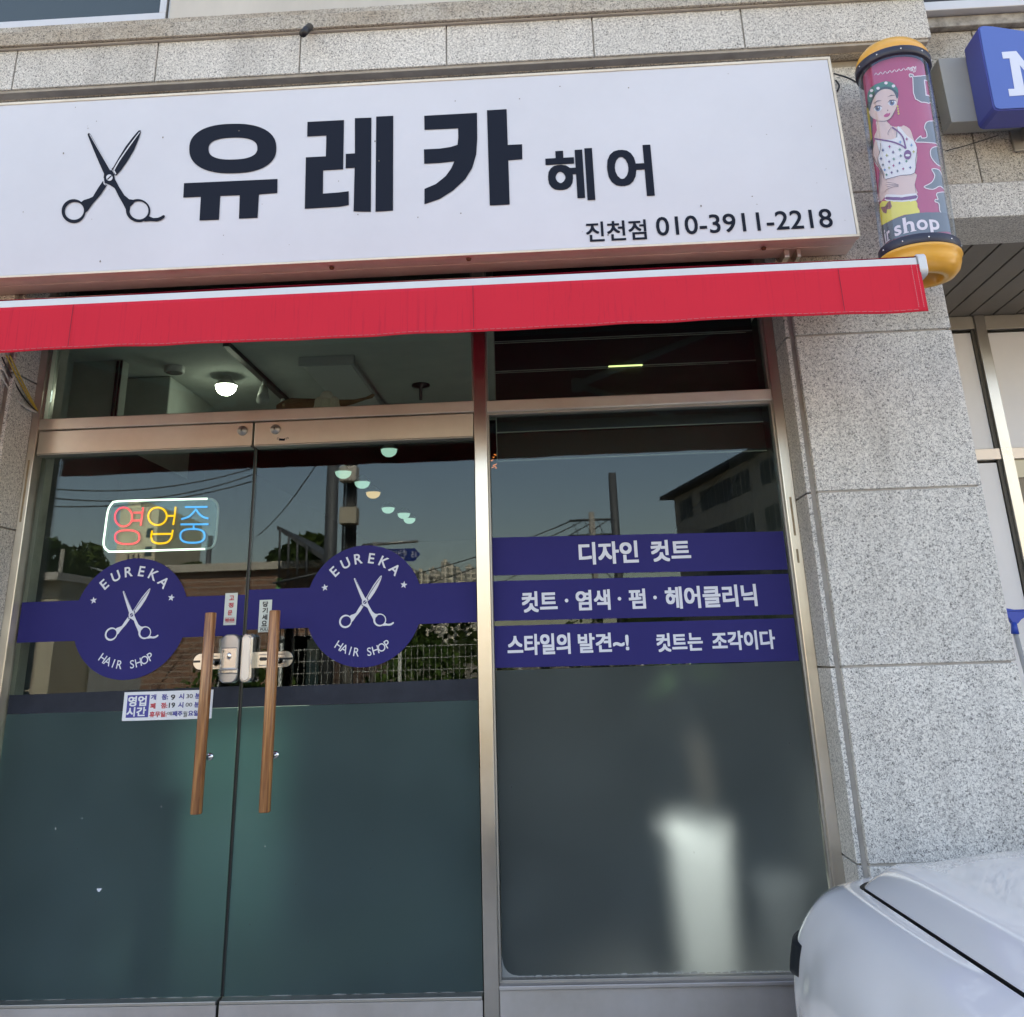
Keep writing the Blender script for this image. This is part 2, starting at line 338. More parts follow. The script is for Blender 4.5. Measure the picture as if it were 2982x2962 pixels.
def rrect(x0, x1, z0, z1, r, n=6):
    p = []
    for cx, cz, a in ((x1-r, z1-r, 0), (x0+r, z1-r, 90), (x0+r, z0+r, 180), (x1-r, z0+r, 270)):
        for k in range(n+1): t = R(a+90*k/n); p.append((cx+r*math.cos(t), cz+r*math.sin(t)))
    return p
def ell(cx, cz, rx, rz, n=40, a0=0, sq=2.0, rot=0):
    p = []
    for k in range(n):
        t = 2*PI*k/n+a0; c, s_ = math.cos(t), math.sin(t)
        x = rx*math.copysign(abs(c)**(2/sq), c); z = rz*math.copysign(abs(s_)**(2/sq), s_)
        p.append((cx+x*math.cos(rot)-z*math.sin(rot), cz+x*math.sin(rot)+z*math.cos(rot)))
    return p
_tc = {}
def glyphs(body, bold=0.0, shear=0.0):
    key = (body, bold, shear)
    if key in _tc: return _tc[key]
    cu_ = bpy.data.curves.new('t', 'FONT'); cu_.body = body; cu_.offset = bold; cu_.resolution_u = 4; cu_.shear = shear
    o = bpy.data.objects.new('t', cu_); C.objects.link(o); bpy.context.view_layer.update()
    m = o.to_mesh(); v = np.array([tuple(q.co) for q in m.vertices])[:, :2]; f = [tuple(p.vertices) for p in m.polygons]
    nz = [p.normal.z for p in m.polygons]
    f = [q if n_ > 0 else q[::-1] for q, n_ in zip(f, nz)]
    o.to_mesh_clear(); bpy.data.objects.remove(o); bpy.data.curves.remove(cu_)
    _tc[key] = (v, f); return v, f
def text(mb, body, x0, x1, z0, z1, Y, mat=None, bold=.0, keep=False, flipx=False, shear=0.0, stroke=0.0):
    "lettering fitted into the box x0..x1, z0..z1 on the plane Y"
    v, f = glyphs(body, bold, shear); lo = v.min(0); hi = v.max(0); sx = (x1-x0)/(hi[0]-lo[0]); sz = (z1-z0)/(hi[1]-lo[1])
    if keep: sx = math.copysign(min(abs(sx), abs(sz)), sx); sz = abs(sx)
    cx, cz = (x0+x1)/2, (z0+z1)/2; cen = (lo+hi)/2
    d_ = stroke*(z1-z0)
    if d_:
        sx *= (x1-x0-2*d_)/(x1-x0); sz *= (z1-z0-2*d_)/(z1-z0)
    offs = [(0, 0)] if not d_ else [(d_*a, d_*b_) for a, b_ in ((-1, -1), (1, -1), (-1, 1), (1, 1), (-1, 0), (1, 0), (0, -1), (0, 1))]
    for k, (ox, oz) in enumerate(offs):
        P = [(cx+ox+(p[0]-cen[0])*sx*(-1 if flipx else 1), Y-.00004*k, cz+oz+(p[1]-cen[1])*sz) for p in v]
        mb.add(P, [q[::-1] for q in f] if flipx else f, mat)
def text_arc(mb, body, cx, cz, rad, h, a0, a1, Y, top=True, bold=.0, mat=None, wx=1.0):
    n = len(body)
    for k, ch in enumerate(body):
        if ch == ' ': continue
        a = R(a0+(a1-a0)*k/(n-1)); v, f = glyphs(ch, bold); lo = v.min(0); hi = v.max(0); s_ = h/(hi[1]-lo[1]); cen = (lo+hi)/2
        P = []
        for p in v:
            lx, lz = (p[0]-cen[0])*s_*wx, (p[1]-cen[1])*s_
            if top: rr = rad+lz; x = cx+rr*math.sin(a)+lx*math.cos(a); z = cz+rr*math.cos(a)-lx*math.sin(a)
            else: rr = rad-lz; x = cx+rr*math.sin(a)+lx*math.cos(a); z = cz-rr*math.cos(a)+lx*math.sin(a)
            P.append((x, Y, z))
        mb.add(P, f, mat)
def star(mb, cx, cz, r, rot, Y, mat=None):
    p = []
    for k in range(10):
        a = rot+PI/2+k*PI/5; rr = r if k % 2 == 0 else r*.42; p.append((cx+rr*math.cos(a), cz+rr*math.sin(a)))
    # fan so that the concave outline fills cleanly
    n = len(mb.v); v = [(cx, Y, cz)]+[(x, Y, z) for x, z in p]; mb.add(v, [(0, 1+k, 1+(k+1) % 10) for k in range(10)], mat)
def tri(pts):
    bm = bmesh.new(); vs = [bm.verts.new((x, 0, z)) for x, z in pts]; f = bm.faces.new(vs)
    r_ = bmesh.ops.triangulate(bm, faces=[f]); out = [tuple(v.index for v in q.verts) for q in bm.faces] if False else None
    bm.verts.index_update(); out = [tuple(v.index for v in q.verts) for q in bm.faces]; bm.free(); return out

# scissors, traced on the sign; unit square: x right, z up, origin at the screw
def SC(x, y): return ((x-409)/340.0, -(y-665)/340.0)
SCISS = [
    [(328, 505), (331, 499), (336, 500), (342, 508), (414, 636), (421, 640), (428, 655), (431, 672), (447, 702), (466, 732), (484, 747), (505, 750), (500, 764), (488, 775), (485, 800), (478, 797), (462, 766), (446, 738), (430, 706), (412, 694), (393, 686), (388, 668), (390, 652), (372, 612), (350, 560)],
    [(527, 488), (528, 497), (520, 522), (503, 562), (477, 606), (452, 641), (436, 658), (429, 656), (424, 640), (418, 634), (424, 628), (446, 590), (472, 548), (500, 512), (519, 490)],
    [(388, 676), (394, 690), (401, 695), (378, 730), (348, 764), (330, 790), (318, 800), (314, 775), (300, 762), (313, 751), (335, 744), (348, 738), (366, 708)],
]
def scissors(mb, cx, cz, h, Y, mat=None, bgmat=None, step=-.0002, tf=None):
    s_ = h  # height of 1 unit = 340 px; full figure is ~350 px tall
    def T(p):
        if tf: q = tf(p[0], p[1]); return (q.x, q.z)
        a, b = SC(*p); return (cx+a*s_, cz+b*s_)
    k = 0
    for pl in SCISS:
        mb.poly([T(p) for p in pl], Y+k*step, mat); k += 1
    for (ox, oy, orx, orz, ix, iy, irx, irz, rot) in ((276, 792, 45, 45, 279, 791, 36, 33, .35), (518, 790, 46, 43, 521, 789, 36, 34, -.3)):
        o_ = [T((ox+a, oy-b)) for a, b in ell(0, 0, orx, orz, 40, 0, 2.0, rot)]; i_ = [T((ix+a, iy-b)) for a, b in ell(0, 0, irx, irz, 40, 0, 2.0, rot)]
        mb.ring(o_, i_, Y+k*step, mat); k += 1
    mb.poly([T(p) for p in [(548, 818), (560, 812), (575, 818), (592, 817), (604, 812), (612, 807), (619, 809), (617, 817), (603, 827), (588, 831), (565, 829), (540, 831)]], Y+k*step, mat); k += 1
    if bgmat:
        for ln in ([(335, 504), (339, 506), (416, 638), (413, 639)], [(523, 495), (525, 497), (486, 551), (450, 603), (429, 640), (425, 637), (446, 601), (482, 549)], [(424, 640), (433, 656), (437, 652), (430, 640)], [(386, 668), (389, 690), (398, 698), (392, 686), (390, 668)]):
            mb.poly([T(p) for p in ln], Y+k*step, bgmat); k += 1
        mb.poly([T(p) for p in ell(411, 667, 12, 12, 20)], Y+k*step, bgmat); k += 1
        mb.poly([T(p) for p in [(402, 672), (418, 658), (421, 661), (405, 676)]], Y+k*step, mat)

# ================================================================== THE SETTING
g = MB(); g.box(-700, 700, -900, 300, -.5, 0); tag(g.build('ground', pbr('dry earth ground', (.17, .14, .10), .95, var=.3, vscale=.6)), kind='structure')
g = MB(); g.box(-200, 200, -8.4, -2.6, .0, .004); tag(g.build('road', ASPH), kind='structure')
g = MB(); g.box(-40, 40, -2.6, -.1, .0, .13); g.box(-40, 40, -2.72, -2.6, 0, .14); tag(g.build('pavement', PAVE, bevel=.01), kind='structure')
g = MB(); g.box(-40, 40, -8.55, -8.4, 0, .13); tag(g.build('kerb', PAVE, bevel=.01), kind='structure')
g = MB(); g.box(-200, 200, -8.2, -8.08, .004, .008); tag(g.build('road_line', WHITEPT), kind='structure')
# hill beyond the street
hv = []
for j in range(9):
    row = []
    for i in range(61):
        x = -420+i*14; h = 14*math.exp(-((x+60)/170)**2)+66*math.exp(-((x-108)/42)**2)+38*math.exp(-((x-210)/90)**2)+5*math.sin(x*.05)+2*math.sin(x*.21)
        row.append((x, -440-j*22, max(0, h)*math.sin(PI*j/8)+(-.3)))
    hv.append(row)
g = MB(); g.grid(hv); hill = tag(g.build('hill', leafmat('wooded hill green', (.022, .035, .016), (.06, .075, .03), .15)), kind='structure')

# ================================================================== THE BUILDING
B = thing('granite_building', 'grey speckled granite building carrying the shop front, its band course and upper windows', 'building', (0, 0, 0))
PX0, PX1, PY = .982, 1.590, -.19
g = MB()
zs = [-.02, .252, .868, 1.486, 2.104, 2.724, 3.342, 3.96]
for a, b_ in zip(zs[:-1], zs[1:]):
    g.box(PX0, PX1, PY, PY+.04, a+.004, b_-.004, GR)
g.box(PX0+.004, PX1-.016, PY+.007, 1.30, -.02, 3.99, MORT)
for a, b_ in zip(zs[:-1], zs[1:]):
    g.box(PX1-.016, PX1-.003, PY+.05, 1.30, a+.004, b_-.004, GR)          # cladding on the porch side
g.build('pillar', GR, B, bevel=.0035)
g = MB()     # side cladding of the door recess, right
for a, b_ in zip(zs[:-1], zs[1:]):
    g.box(.947, .9635, -.172, .10, a+.003, b_-.003, GR)
g.box(.9635, .985, -.178+.012, .10, -.02, 3.96, MORT)
g.build('recess_cladding', GR, B, bevel=.002)
g = MB()     # left pillar and its recess cladding
for a, b_ in zip(zs[:-1], zs[1:]):
    g.box(-2.90, -2.236, PY, PY+.04, a+.004, b_-.004, GR); g.box(-2.217, -2.200, -.172, .10, a+.003, b_-.003, GR)
g.box(-2.89, -2.24, PY+.007, .3, -.02, 3.99, MORT); g.box(-2.24, -2.217, -.165, .10, -.02, 3.96, MORT)
g.build('pillar', GR, B, bevel=.0035)
g = MB()     # wall beyond the left pillar
for i in range(8):
    x = -2.90-i*.645
    for a, b_ in zip(zs[:-1], zs[1:]): g.box(x-.641, x-.004, PY+.02, PY+.05, a+.004, b_-.004, GR)
g.box(-8.2, -2.9, PY+.03, .3, -.02, 3.99, MORT)
g.build('wall', GR, B, bevel=.003)
# band course
g = MB()
xs = [-1.040-.647*5+.0, -1.040-.647*4, -1.040-.647*3, -1.040-.647*2, -1.040-.647, -1.040, -.388, .257, .908, 1.703]
for a, b_ in zip(xs[:-1], xs[1:]):
    g.box(a+.003, b_-.003, -.30, -.24, 4.005, 4.208, GR)
    g.box(a+.003, b_-.003, -.239, -.19, 3.988, 4.004, GRD)
g.box(xs[0], 1.69, -.29, .3, 3.992, 4.20, MORT)
g.build('band_course', GR, B, bevel=.003)
g = MB(); g.box(-4.3, 1.703, -.33, -.05, 4.216, 4.29, GRD); g.box(-4.3, 1.70, -.315, -.05, 4.208, 4.216, MORT)
g.build('window_sill', GRD, B, bevel=.004)
# wall behind the sign and porch beam
g = MB(); g.box(-2.24, .985, .04, .30, 3.36, 3.99, GRD); g.build('wall', GRD, B)
g = MB()
g.box(1.592, 6.0, 0.0, .30, 3.288, 3.452, GR); g.box(1.592, 6.0, .012, .30, 3.452, 3.462, MORT)
for i in range(7):
    x0 = 1.592+(i and .35+(i-1)*.7); x1 = 1.592+.35+i*.7
    g.box(x0+.003, x1-.003, .018, .30, 3.462, 3.80, GRD); g.box(x0+.003+.1, x1-.003+.1, .018, .30, 3.806, 4.255, GRD)
g.box(1.60, 6.0, .03, .31, 3.45, 4.26, MORT)
g.build('beam', GRD, B, bevel=.004)
g = MB(); g.box(1.592, 6, -.015, .2, 4.262, 4.318, pbr('flaking painted sill', (.30, .28, .25), .8, var=.5, vscale=18)); g.build('window_sill', None, B, bevel=.004)
# porch soffit of long metal planks
g = MB()
for i in range(34):
    x = 1.592+i*.13; g.box(x+.005, x+.125, .30, 1.32, 3.290, 3.30, SOFF)
g.box(1.592, 6, .30, 1.32, 3.305, 3.33, BLACK); g.build('soffit', SOFF, B, bevel=.002)
# upper storey mass, back and sides
CON = pbr('rendered upper wall', (.42, .40, .37), .9, var=.1)
g = MB()
g.box(-8.2, 8, .30, 8.9, 3.34, 10.5); g.box(-8.2, -2.6, .3, 8.9, -.02, 3.34); g.box(6.0, 8, -.1, 8.9, -.02, 3.34); g.box(-2.6, 6, 8.5, 8.9, -.02, 3.34); g.box(1.575, 6, 1.42, 8.5, -.02, 3.34)
g.build('wall_mass', CON, B)
# upper left window: white frame, dark pane
WX1 = -1.752
f_ = MB(); f_.box(-4.2, WX1, -.13, -.07, 4.470, 4.512, WHITEP); f_.box(WX1-.034, WX1, -.128, -.072, 4.512, 5.6, WHITEP); f_.box(-4.2, WX1-.034, -.10, -.085, 4.512, 4.530, ALU)
fr = f_.build('window_frame', WHITEP, B, bevel=.004)
g = MB(); g.box(-4.2, WX1-.034, -.088, -.080, 4.53, 5.6); g.build('pane', DARKGL, fr)
g = MB(); g.box(-4.3, WX1-.0, .05, .30, 4.29, 5.7); g.box(WX1, 1.703, .1, .30, 4.29, 5.7); g.build('wall', CON, B)
g = MB(); g.box(WX1+.012, WX1+.028, -.13, -.05, 4.42, 5.6, ALU); g.box(WX1+.028, 1.70, -.15, -.05, 4.42, 4.60, pbr('beige window panel', (.50, .475, .43), .6, var=.10, vscale=3, stretch=(1, 1, .3)))
g.box(WX1+.028, 1.70, -.14, -.06, 4.603, 4.63, ALU)
fr = g.build('window_frame', ALU, B, bevel=.003)
g = MB(); g.box(WX1+.028, 1.70, -.08, -.07, 4.63, 5.6); g.build('pane', DARKGL, fr)
g = MB(); g.box(WX1+.012, WX1+.02, -.30, -.12, 4.29, 4.42, SEAL)
g = MB(); g.box(-4.3, 1.70, -.20, -.05, 4.29, 4.42, GRD); g.build('window_sill', GRD, B, bevel=.004)
# upper right window
g = MB(); g.box(1.71, 6, -.06, .02, 4.322, 4.372, WHITEP); g.box(1.71, 6, -.05, .02, 4.376, 4.395, BLACK); g.box(1.705, 1.735, -.06, .02, 4.372, 5.6, WHITEP); fr = g.build('window_frame', WHITEP, B, bevel=.004)
g = MB(); g.box(1.735, 6, -.02, -.01, 4.39, 5.6); g.build('pane', DARKGL, fr)
g = MB(); g.box(1.70, 6, .03, .30, 4.26, 5.7); g.build('wall', CON, B)
g = MB(); g.box(-8.2, 8, -.25, 9, 10.5, 10.8); g.box(-8.2, 8, -.15, .3, 5.6, 10.5); g.build('upper_wall', CON, B)
# room
g = MB(); g.box(-2.6, 1.575, .12, 2.1, 3.0, 3.05); g.build('ceiling', CEIL, B)
g = MB(); g.box(-2.6, 1.575, 2.1, 8.5, 2.985, 3.05); g.build('ceiling', pbr('black painted ceiling', (.012, .013, .013), .9), B)  # rear ceiling coloured black for the darkness deep in the room
g = MB(); g.box(-2.6, 1.575, .06, 8.5, .30, .345); g.build('floor', FLOORI, B)
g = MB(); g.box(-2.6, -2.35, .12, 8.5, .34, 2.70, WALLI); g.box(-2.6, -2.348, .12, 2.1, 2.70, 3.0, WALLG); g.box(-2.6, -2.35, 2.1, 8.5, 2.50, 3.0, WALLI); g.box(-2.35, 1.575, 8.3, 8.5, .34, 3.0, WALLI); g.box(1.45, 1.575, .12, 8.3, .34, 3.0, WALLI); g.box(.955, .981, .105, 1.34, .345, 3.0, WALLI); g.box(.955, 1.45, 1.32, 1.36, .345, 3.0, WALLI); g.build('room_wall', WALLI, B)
# threshold
g = MB(); g.box(-2.24, .985, -.32, .06, .0, .30, GRD); g.build('threshold', GRD, B, bevel=.006)

# ================================================================== STOREFRONT FRAME
F = thing('shopfront_frame', 'brushed stainless steel shop front frame around two glass doors and a side window', 'shop front', (-.6, 0, .3))
g = MB(); g.box(-.320, -.268, 0, .10, .30, 3.36); g.build('mullion', STEEL, F, bevel=.003)
g = MB(); g.box(.9065, .9465, 0, .10, .30, 3.36); g.build('jamb', STEEL, F, bevel=.003)
g = MB(); g.box(-2.1995, -2.166, 0, .10, .30, 3.36); g.build('jamb', STEEL, F, bevel=.003)
g = MB(); g.box(-2.166, -.3205, .002, .10, 2.519, 2.566); g.build('lintel', STEELH, F, bevel=.003)
g = MB(); g.box(-.2675, .906, .002, .10, 2.517, 2.563); g.build('lintel', STEELH, F, bevel=.003)
g = MB(); g.box(-2.166, .906, .004, .10, 3.32, 3.36); g.build('top_rail', STEELH, F, bevel=.003)
g = MB(); g.box(-.2675, .906, .004, .10, .345, .482, STEELB); g.box(-.2675, .906, -.006, .04, .482, .496, STEELB); g.build('sill_panel', STEELB, F, bevel=.003)
g = MB(); g.box(-2.166, -.3205, .0, .10, .30, .342); g.build('threshold_plate', STEELH, F, bevel=.002)
g = MB(); g.box(-2.157, -.330, GP, GP+.008, 2.572, 3.316); g.build('transom_pane', GLASS, F)
g = MB(); g.box(-.262, .900, GP, GP+.008, 2.569, 3.316); g.build('transom_pane', GLASS, F)
# glazing bead of the fixed window, with its rounded lower corner of sealant
g = MB()
g.box(-.2675, -.2605, .02, .066, .496, 2.517); g.box(.899, .906, .02, .066, .496, 2.517); g.box(-.2605, .899, .02, .066, 2.506, 2.517); g.box(-.2605, .899, .02, .066, .496, .506)
g.build('glazing_bead', ALU, F, bevel=.001)
g = MB(); g.box(-.2675, -.2625, .02, .066, 2.563, 3.32); g.box(.900, .906, .02, .066, 2.563, 3.32); g.box(-.2625, .900, .02, .066, 2.563, 2.568); g.build('glazing_bead', ALU, F, bevel=.001)
g = MB(); g.box(-2.158, -.3290, .02, .066, 2.566, 2.571); g.box(-2.166, -2.158, .02, .066, 2.566, 3.32); g.box(-.3290, -.3205, .02, .066, 2.566, 3.32)
g.build('glazing_bead', ALU, F, bevel=.001)
g = MB(); g.box(-.2605, .899, GP, GP+.008, .506, 2.506); wp = g.build('window_pane', GLASS, F)
g = MB()
cor = [(-.2600, .5065), (-.2600, .575)]
for k in range(9):
    t = R(180+90*k/8); cor.append((-.2550+.048+.050*math.cos(t), .512+.050+.050*math.sin(t)))
cor.append((-.19, .5065)); g.poly(cor, GP-.0016, th=.001)
for i in range(40):
    x = -.20+i*.0268; h = .004+.006*random.random()**2
    g.poly([(x, .5065), (x+.028, .5065), (x+.022, .5065+h), (x+.006, .5065+h*.8)], GP-.0014-.0001*(i % 3), th=.0008)
g.build('sealant', SEAL, F)
g = MB(); g.box(-.258, .897, GP-.0009, GP-.0002, .5075, 1.508); g.build('frosted_film', FILM2, wp)
# three vinyl banners
def banner(z0l, z1l, z0r, z1r, texts, lab):
    g = MB(); g.poly([(-.2595, z0l), (.893, z0r), (.893, z1r), (-.2595, z1l)], GP-.0012, th=.0008)
    bn = g.build('vinyl_banner', PURPLE, wp); bn['label'] = lab
    g = MB()
    for t in texts: text(g, *t[:5], GP-.0022, stroke=.030)
    g.build('lettering', WHITEV, bn)
banner(1.862, 2.009, 1.845, 1.992, [('디자인', .083, .318, 1.890, 1.977), ('컷트', .368, .524, 1.892, 1.975)], 'top violet banner of three with two white words')
banner(1.690, 1.840, 1.677, 1.829, [('컷트', -.149, -.010, 1.717, 1.796), ('염색', .062, .196, 1.717, 1.794), ('펌', .268, .333, 1.717, 1.792), ('헤어클리닉', .409, .762, 1.712, 1.795)], 'middle violet banner of three listing services between dots')
_d = MB()
for x in (.026, .232, .370): _d.poly(ell(x, 1.757, .007, .007, 14), GP-.0022, th=.0004)
_d.build('dot', WHITEV, [o for o in bpy.data.objects if o.get('label', '').startswith('middle violet')][0])
banner(1.518, 1.671, 1.509, 1.664, [('스타일의', -.210, .033, 1.560, 1.637), ('발견~!', .062, .257, 1.562, 1.633), ('컷트는', .362, .538, 1.556, 1.624), ('조각이다', .573, .812, 1.554, 1.624)], 'lowest violet banner of three with a slogan')

g = MB()
for (xa_, ya_, xb_, yb_) in ((84, 1340, 62, 1520), (2288, 1448, 2302, 1560), (2294, 1600, 2300, 1640)):
    a, b_ = at(xa_, ya_, 0), at(xb_, yb_, 0); xm = -2.184 if xa_ < 500 else .926; g.box(xm-.004, xm+.004, -.0012, -.0002, b_.z, a.z)
g.build('tape_strip', pbr('old brown tape', (.34, .26, .17), .7, var=.3, vscale=30), F)
g = MB(); a, b_ = at(3, 2022, 0), at(22, 2088, 0); g.poly([(-2.196, b_.z), (-2.178, b_.z+.002), (-2.180, a.z), (-2.190, a.z-.003), (-2.195, a.z-.016)], -.0014, th=.0008); g.build('paper_scrap', WHITEV, F)

# ================================================================== DOORS
ZT, ZB = 2.418, .465
def door(name, x0, x1, cxe, cze, bz0, bz1, label, left):
    D = thing(name, label, 'door', ((x0+x1)/2, .02, .345))
    g = MB(); g.box(x0, x1, .006, .072, ZT, 2.513, STEELH); g.box(x0+.002, x1-.002, .002, .070, ZT-.008, ZT-.0005, ALU); g.build('top_rail', STEELH, D, bevel=.002)
    g = MB(); g.box(x0, x1, .006, .072, .350, ZB-.012, STEELB); g.box(x0+.002, x1-.002, .002, .07, ZB-.011, ZB, ALU); g.build('bottom_rail', STEELB, D, bevel=.002)
    g = MB(); g.box(x0+.002, x1-.002, GP, GP+.010, ZB, ZT-.008); gl = g.build('glass', GLASS, D)
    if left:
        g = MB(); g.box(x1-.0015, x1+.0085, GP+.004, GP+.007, ZB, ZT-.01); g.build('gap_seal', BLACK, D)  # black strip added to keep the gap between the leaves dark
    # polished glass edge strip towards the gap
    ex = x1-.002 if left else x0
    g = MB(); g.box(ex, ex+.002, GP-.001, GP+.011, ZB+.001, ZT-.009); g.build('glass_edge', pbr('green glass edge', (.02, .05, .045), .2), D)
    g = MB(); g.box(x0+.003, x1-.003, GP-.0009, GP-.0002, ZB+.001, 1.4045); g.build('frosted_film', FILM, gl)
    g = MB(); g.poly([(x0+.003, 1.4055), (x1-.003, 1.4055), (x1-.003, 1.482), (x0+.003, 1.474)], GP-.0010, th=.0007); g.build('film_border', FILMD, gl)  # even dark strip along the top of the film
    # emblem: band and disc cut from one sheet
    Rr = .231; P = []
    a1 = math.asin((bz1-cze)/Rr); a0 = math.asin((bz0-cze)/Rr)
    xl, xr = x0+.003, x1-.003
    P += [(xr, bz0), (xr, bz1)]
    for k in range(61): t = a1+(PI-2*a1)*k/60; P.append((cxe+Rr*math.cos(t), cze+Rr*math.sin(t)))
    P += [(xl, bz1), (xl, bz0)]
    for k in range(61): t = (PI-a0)+(PI+2*a0)*k/60; P.append((cxe+Rr*math.cos(t), cze+Rr*math.sin(t)))
    g = MB(); g.poly(P, GP-.0012, th=.0008); em = g.build('emblem_decal', PURPLE, D)
    g = MB(); Y = GP-.0022
    text_arc(g, 'EUREKA', cxe, cze+.003, .178, .040, -43, 43, Y, True, .018, wx=1.0)
    text_arc(g, 'HAIR SHOP', cxe, cze-.002, .174, .031, -33, 33, Y, False, .006, wx=.92)
    for sgn in (-1, 1): star(g, cxe+sgn*.158, cze+.072, .0145, -sgn*.15, Y)
    g.build('lettering', WHITEV, em)
    g = MB(); scissors(g, cxe+.003, cze+.012, .190, Y, WHITEV, PURPLE); g.build('scissors_mark', WHITEV, em)
    # lock cylinder on the top rail
    kx = -1.289 if left else -1.150
    g = MB(); M = Matrix.Translation((kx, .006, 2.479)) @ Matrix.Rotation(R(90), 4, 'X')
    g.lathe([(.0, .020), (.012, .020), (.0125, .016), (.018, .014), (.0205, .009), (.0205, 0)], n=24, mat=ALU, M=M); g.box(kx-.0015, kx+.0015, -.0155, -.0135, 2.474, 2.484, BLACK)
    g.build('lock_cylinder', ALU, D)
    # vertical wooden pull handle on two chrome standoffs
    hx = -1.346 if left else -1.096
    g = MB(); hz0, hz1 = 1.055, 1.752
    prof = ell(0, 0, .0205, .0205, 24, 0, 2.4)
    v = []; f = []
    L_ = [(hz0, .9), (hz0+.003, 1), (hz1-.003, 1), (hz1, .9)]
    for z, s_ in L_: v += [(hx+a*s_, -.052+b_*s_, z) for a, b_ in prof]
    for i in range(3):
        for j in range(24): f.append((i*24+j, i*24+(j+1) % 24, (i+1)*24+(j+1) % 24, (i+1)*24+j))
    f += [tuple(range(24))[::-1], tuple(range(72, 96))]
    g.add(v, f, None, False); hd = g.build('handle', WOOD, D)
    for p in hd.data.polygons: p.use_smooth = len(p.vertices) == 4
    g = MB()
    for z in (1.235, 1.570): g.tube([(hx, -.040, z), (hx, GP, z)], .008, CHROME, 12); g.lathe([(0, .006), (.013, .006), (.014, 0)], n=16, mat=CHROME, M=Matrix.Translation((hx, GP, z)) @ Matrix.Rotation(R(90), 4, 'X'))
    g.build('standoff', CHROME, hd)
    return D
SPK = pbr('pale paint speck', (.34, .36, .36), .8)
def specks(D, x0, x1, z0, z1, n):
    g = MB()
    for i in range(n):
        x = random.uniform(x0, x1); z = random.uniform(z0, z1); r_ = random.choice([.0010, .0012, .0016, .0022]); g.poly(ell(x, z, r_, r_*random.uniform(.8, 2.4), 7), GP-.0016, th=.0005)
    g.build('dried_specks', SPK, D)
    g = MB(); x = x0
    while x < x1-.03:
        w_ = random.uniform(.02, .09); h = random.uniform(.001, .003); g.poly([(x, ZB+.0005), (x+w_, ZB+.0005), (x+w_*.9, ZB+h*.7), (x+w_*.4, ZB+h), (x+w_*.1, ZB+h*.5)], GP-.0020, th=.001); x += w_*random.uniform(1.0, 1.9)
    g.build('sealant', SEAL, D)
DL = door('glass_door', -2.160, -1.2475, -1.706, 1.748, 1.668, 1.822, 'left glass door leaf, shut, with its emblem near the open sign', True)
DR = door('glass_door', -1.2385, -.3245, -.772, 1.766, 1.688, 1.840, 'right glass door leaf beside the steel mullion', False)
specks(DL, -2.12, -1.26, .50, 1.38, 12); specks(DR, -1.22, -.34, .50, 1.38, 9); specks(F, -.24, .88, .56, 1.48, 9)
# small engraved arc on the right rail
g = MB(); text_arc(g, '533-6774', -1.118, 2.475, .040, .009, -32, 32, .0050, False, .0); g.build('rail_lettering', INK, DR)
# white chips of torn film on the left leaf
g = MB(); c_ = at(290, 2590, GP); g.poly([(c_.x-.011, c_.z+.003), (c_.x+.009, c_.z+.003), (c_.x+.004, c_.z-.004), (c_.x+.001, c_.z-.008), (c_.x-.005, c_.z-.007)], GP-.0012, th=.0006)
g.build('paper_scrap', WHITEV, DL)
# steel latch plates across both leaves
PLATE = pbr('pressed steel plate', (.62, .60, .55), .28, 1, var=.06)
def plate(x0, x1, leftend, D):
    g = MB(); z0, z1 = 1.546, 1.604; r = .028; P = []
    if leftend:
        P = [(x1, z0), (x1, z1)]+[(x0+r+r*math.cos(R(90+180*k/12)), (z0+z1)/2+r*1.03*math.sin(R(90+180*k/12))) for k in range(13)]
    else:
        P = [(x0, z1), (x0, z0)]+[(x1-r+r*math.cos(R(-90+180*k/12)), (z0+z1)/2+r*1.03*math.sin(R(-90+180*k/12))) for k in range(13)]
    g.poly(P, GP-.006, PLATE, th=.005)
    a, b_ = (x0-.0, x0+.028) if leftend else (x1-.075, x1+.0)
    g.box(a if leftend else a, b_, GP-.0066, GP-.0058, 1.572, 1.580, BLACK)
    c0, c1 = (x1-.060, x1-.012) if leftend else (x0+.030, x0+.060)
    g.poly(rrect(c0, c1, 1.571, 1.584, .006), GP-.0069, BLACK, th=.001)
    for zz in (1.5535, 1.5935): g.tube([(x0+.03, GP-.0062, zz), (x1-.03, GP-.0062, zz)], .0022, PLATE, 6)
    return g.build('latch_plate', PLATE, D, bevel=.0008)
pl = plate(-1.437, -1.312, True, DL); pr = plate(-1.206, -1.045, False, DR)
# digital lock body and its counterpart
def pill(mb, x0, x1, z0, z1, y0, y1, r, mat, n=8):
    P = rrect(x0, x1, z0, z1, r, n); Q = rrect(x0+.004, x1-.004, z0+.004, z1-.004, r-.003, n); k = len(P)
    v = [(x, y1, z) for x, z in P]+[(x, y0+.005, z) for x, z in P]+[(x, y0, z) for x, z in Q]; f = []
    for a in range(2): f += [(a*k+i, a*k+(i+1) % k, (a+1)*k+(i+1) % k, (a+1)*k+i) for i in range(k)]
    f.append(tuple(range(2*k, 3*k))); n0 = len(mb.f); mb.add(v, f, mat, False)
g = MB(); pill(g, -1.3205, -1.2485, 1.494, 1.672, .008, GP, .026, SILV); lk = g.build('digital_lock', SILV, DL)
g = MB(); pill(g, -1.3165, -1.2525, 1.545, 1.624, .004, .02, .004, SILVL, 3); pill(g, -1.3225, -1.2475, 1.527, 1.5445, .003, .02, .003, SILVL, 3); g.build('lock_cover', SILVL, lk)
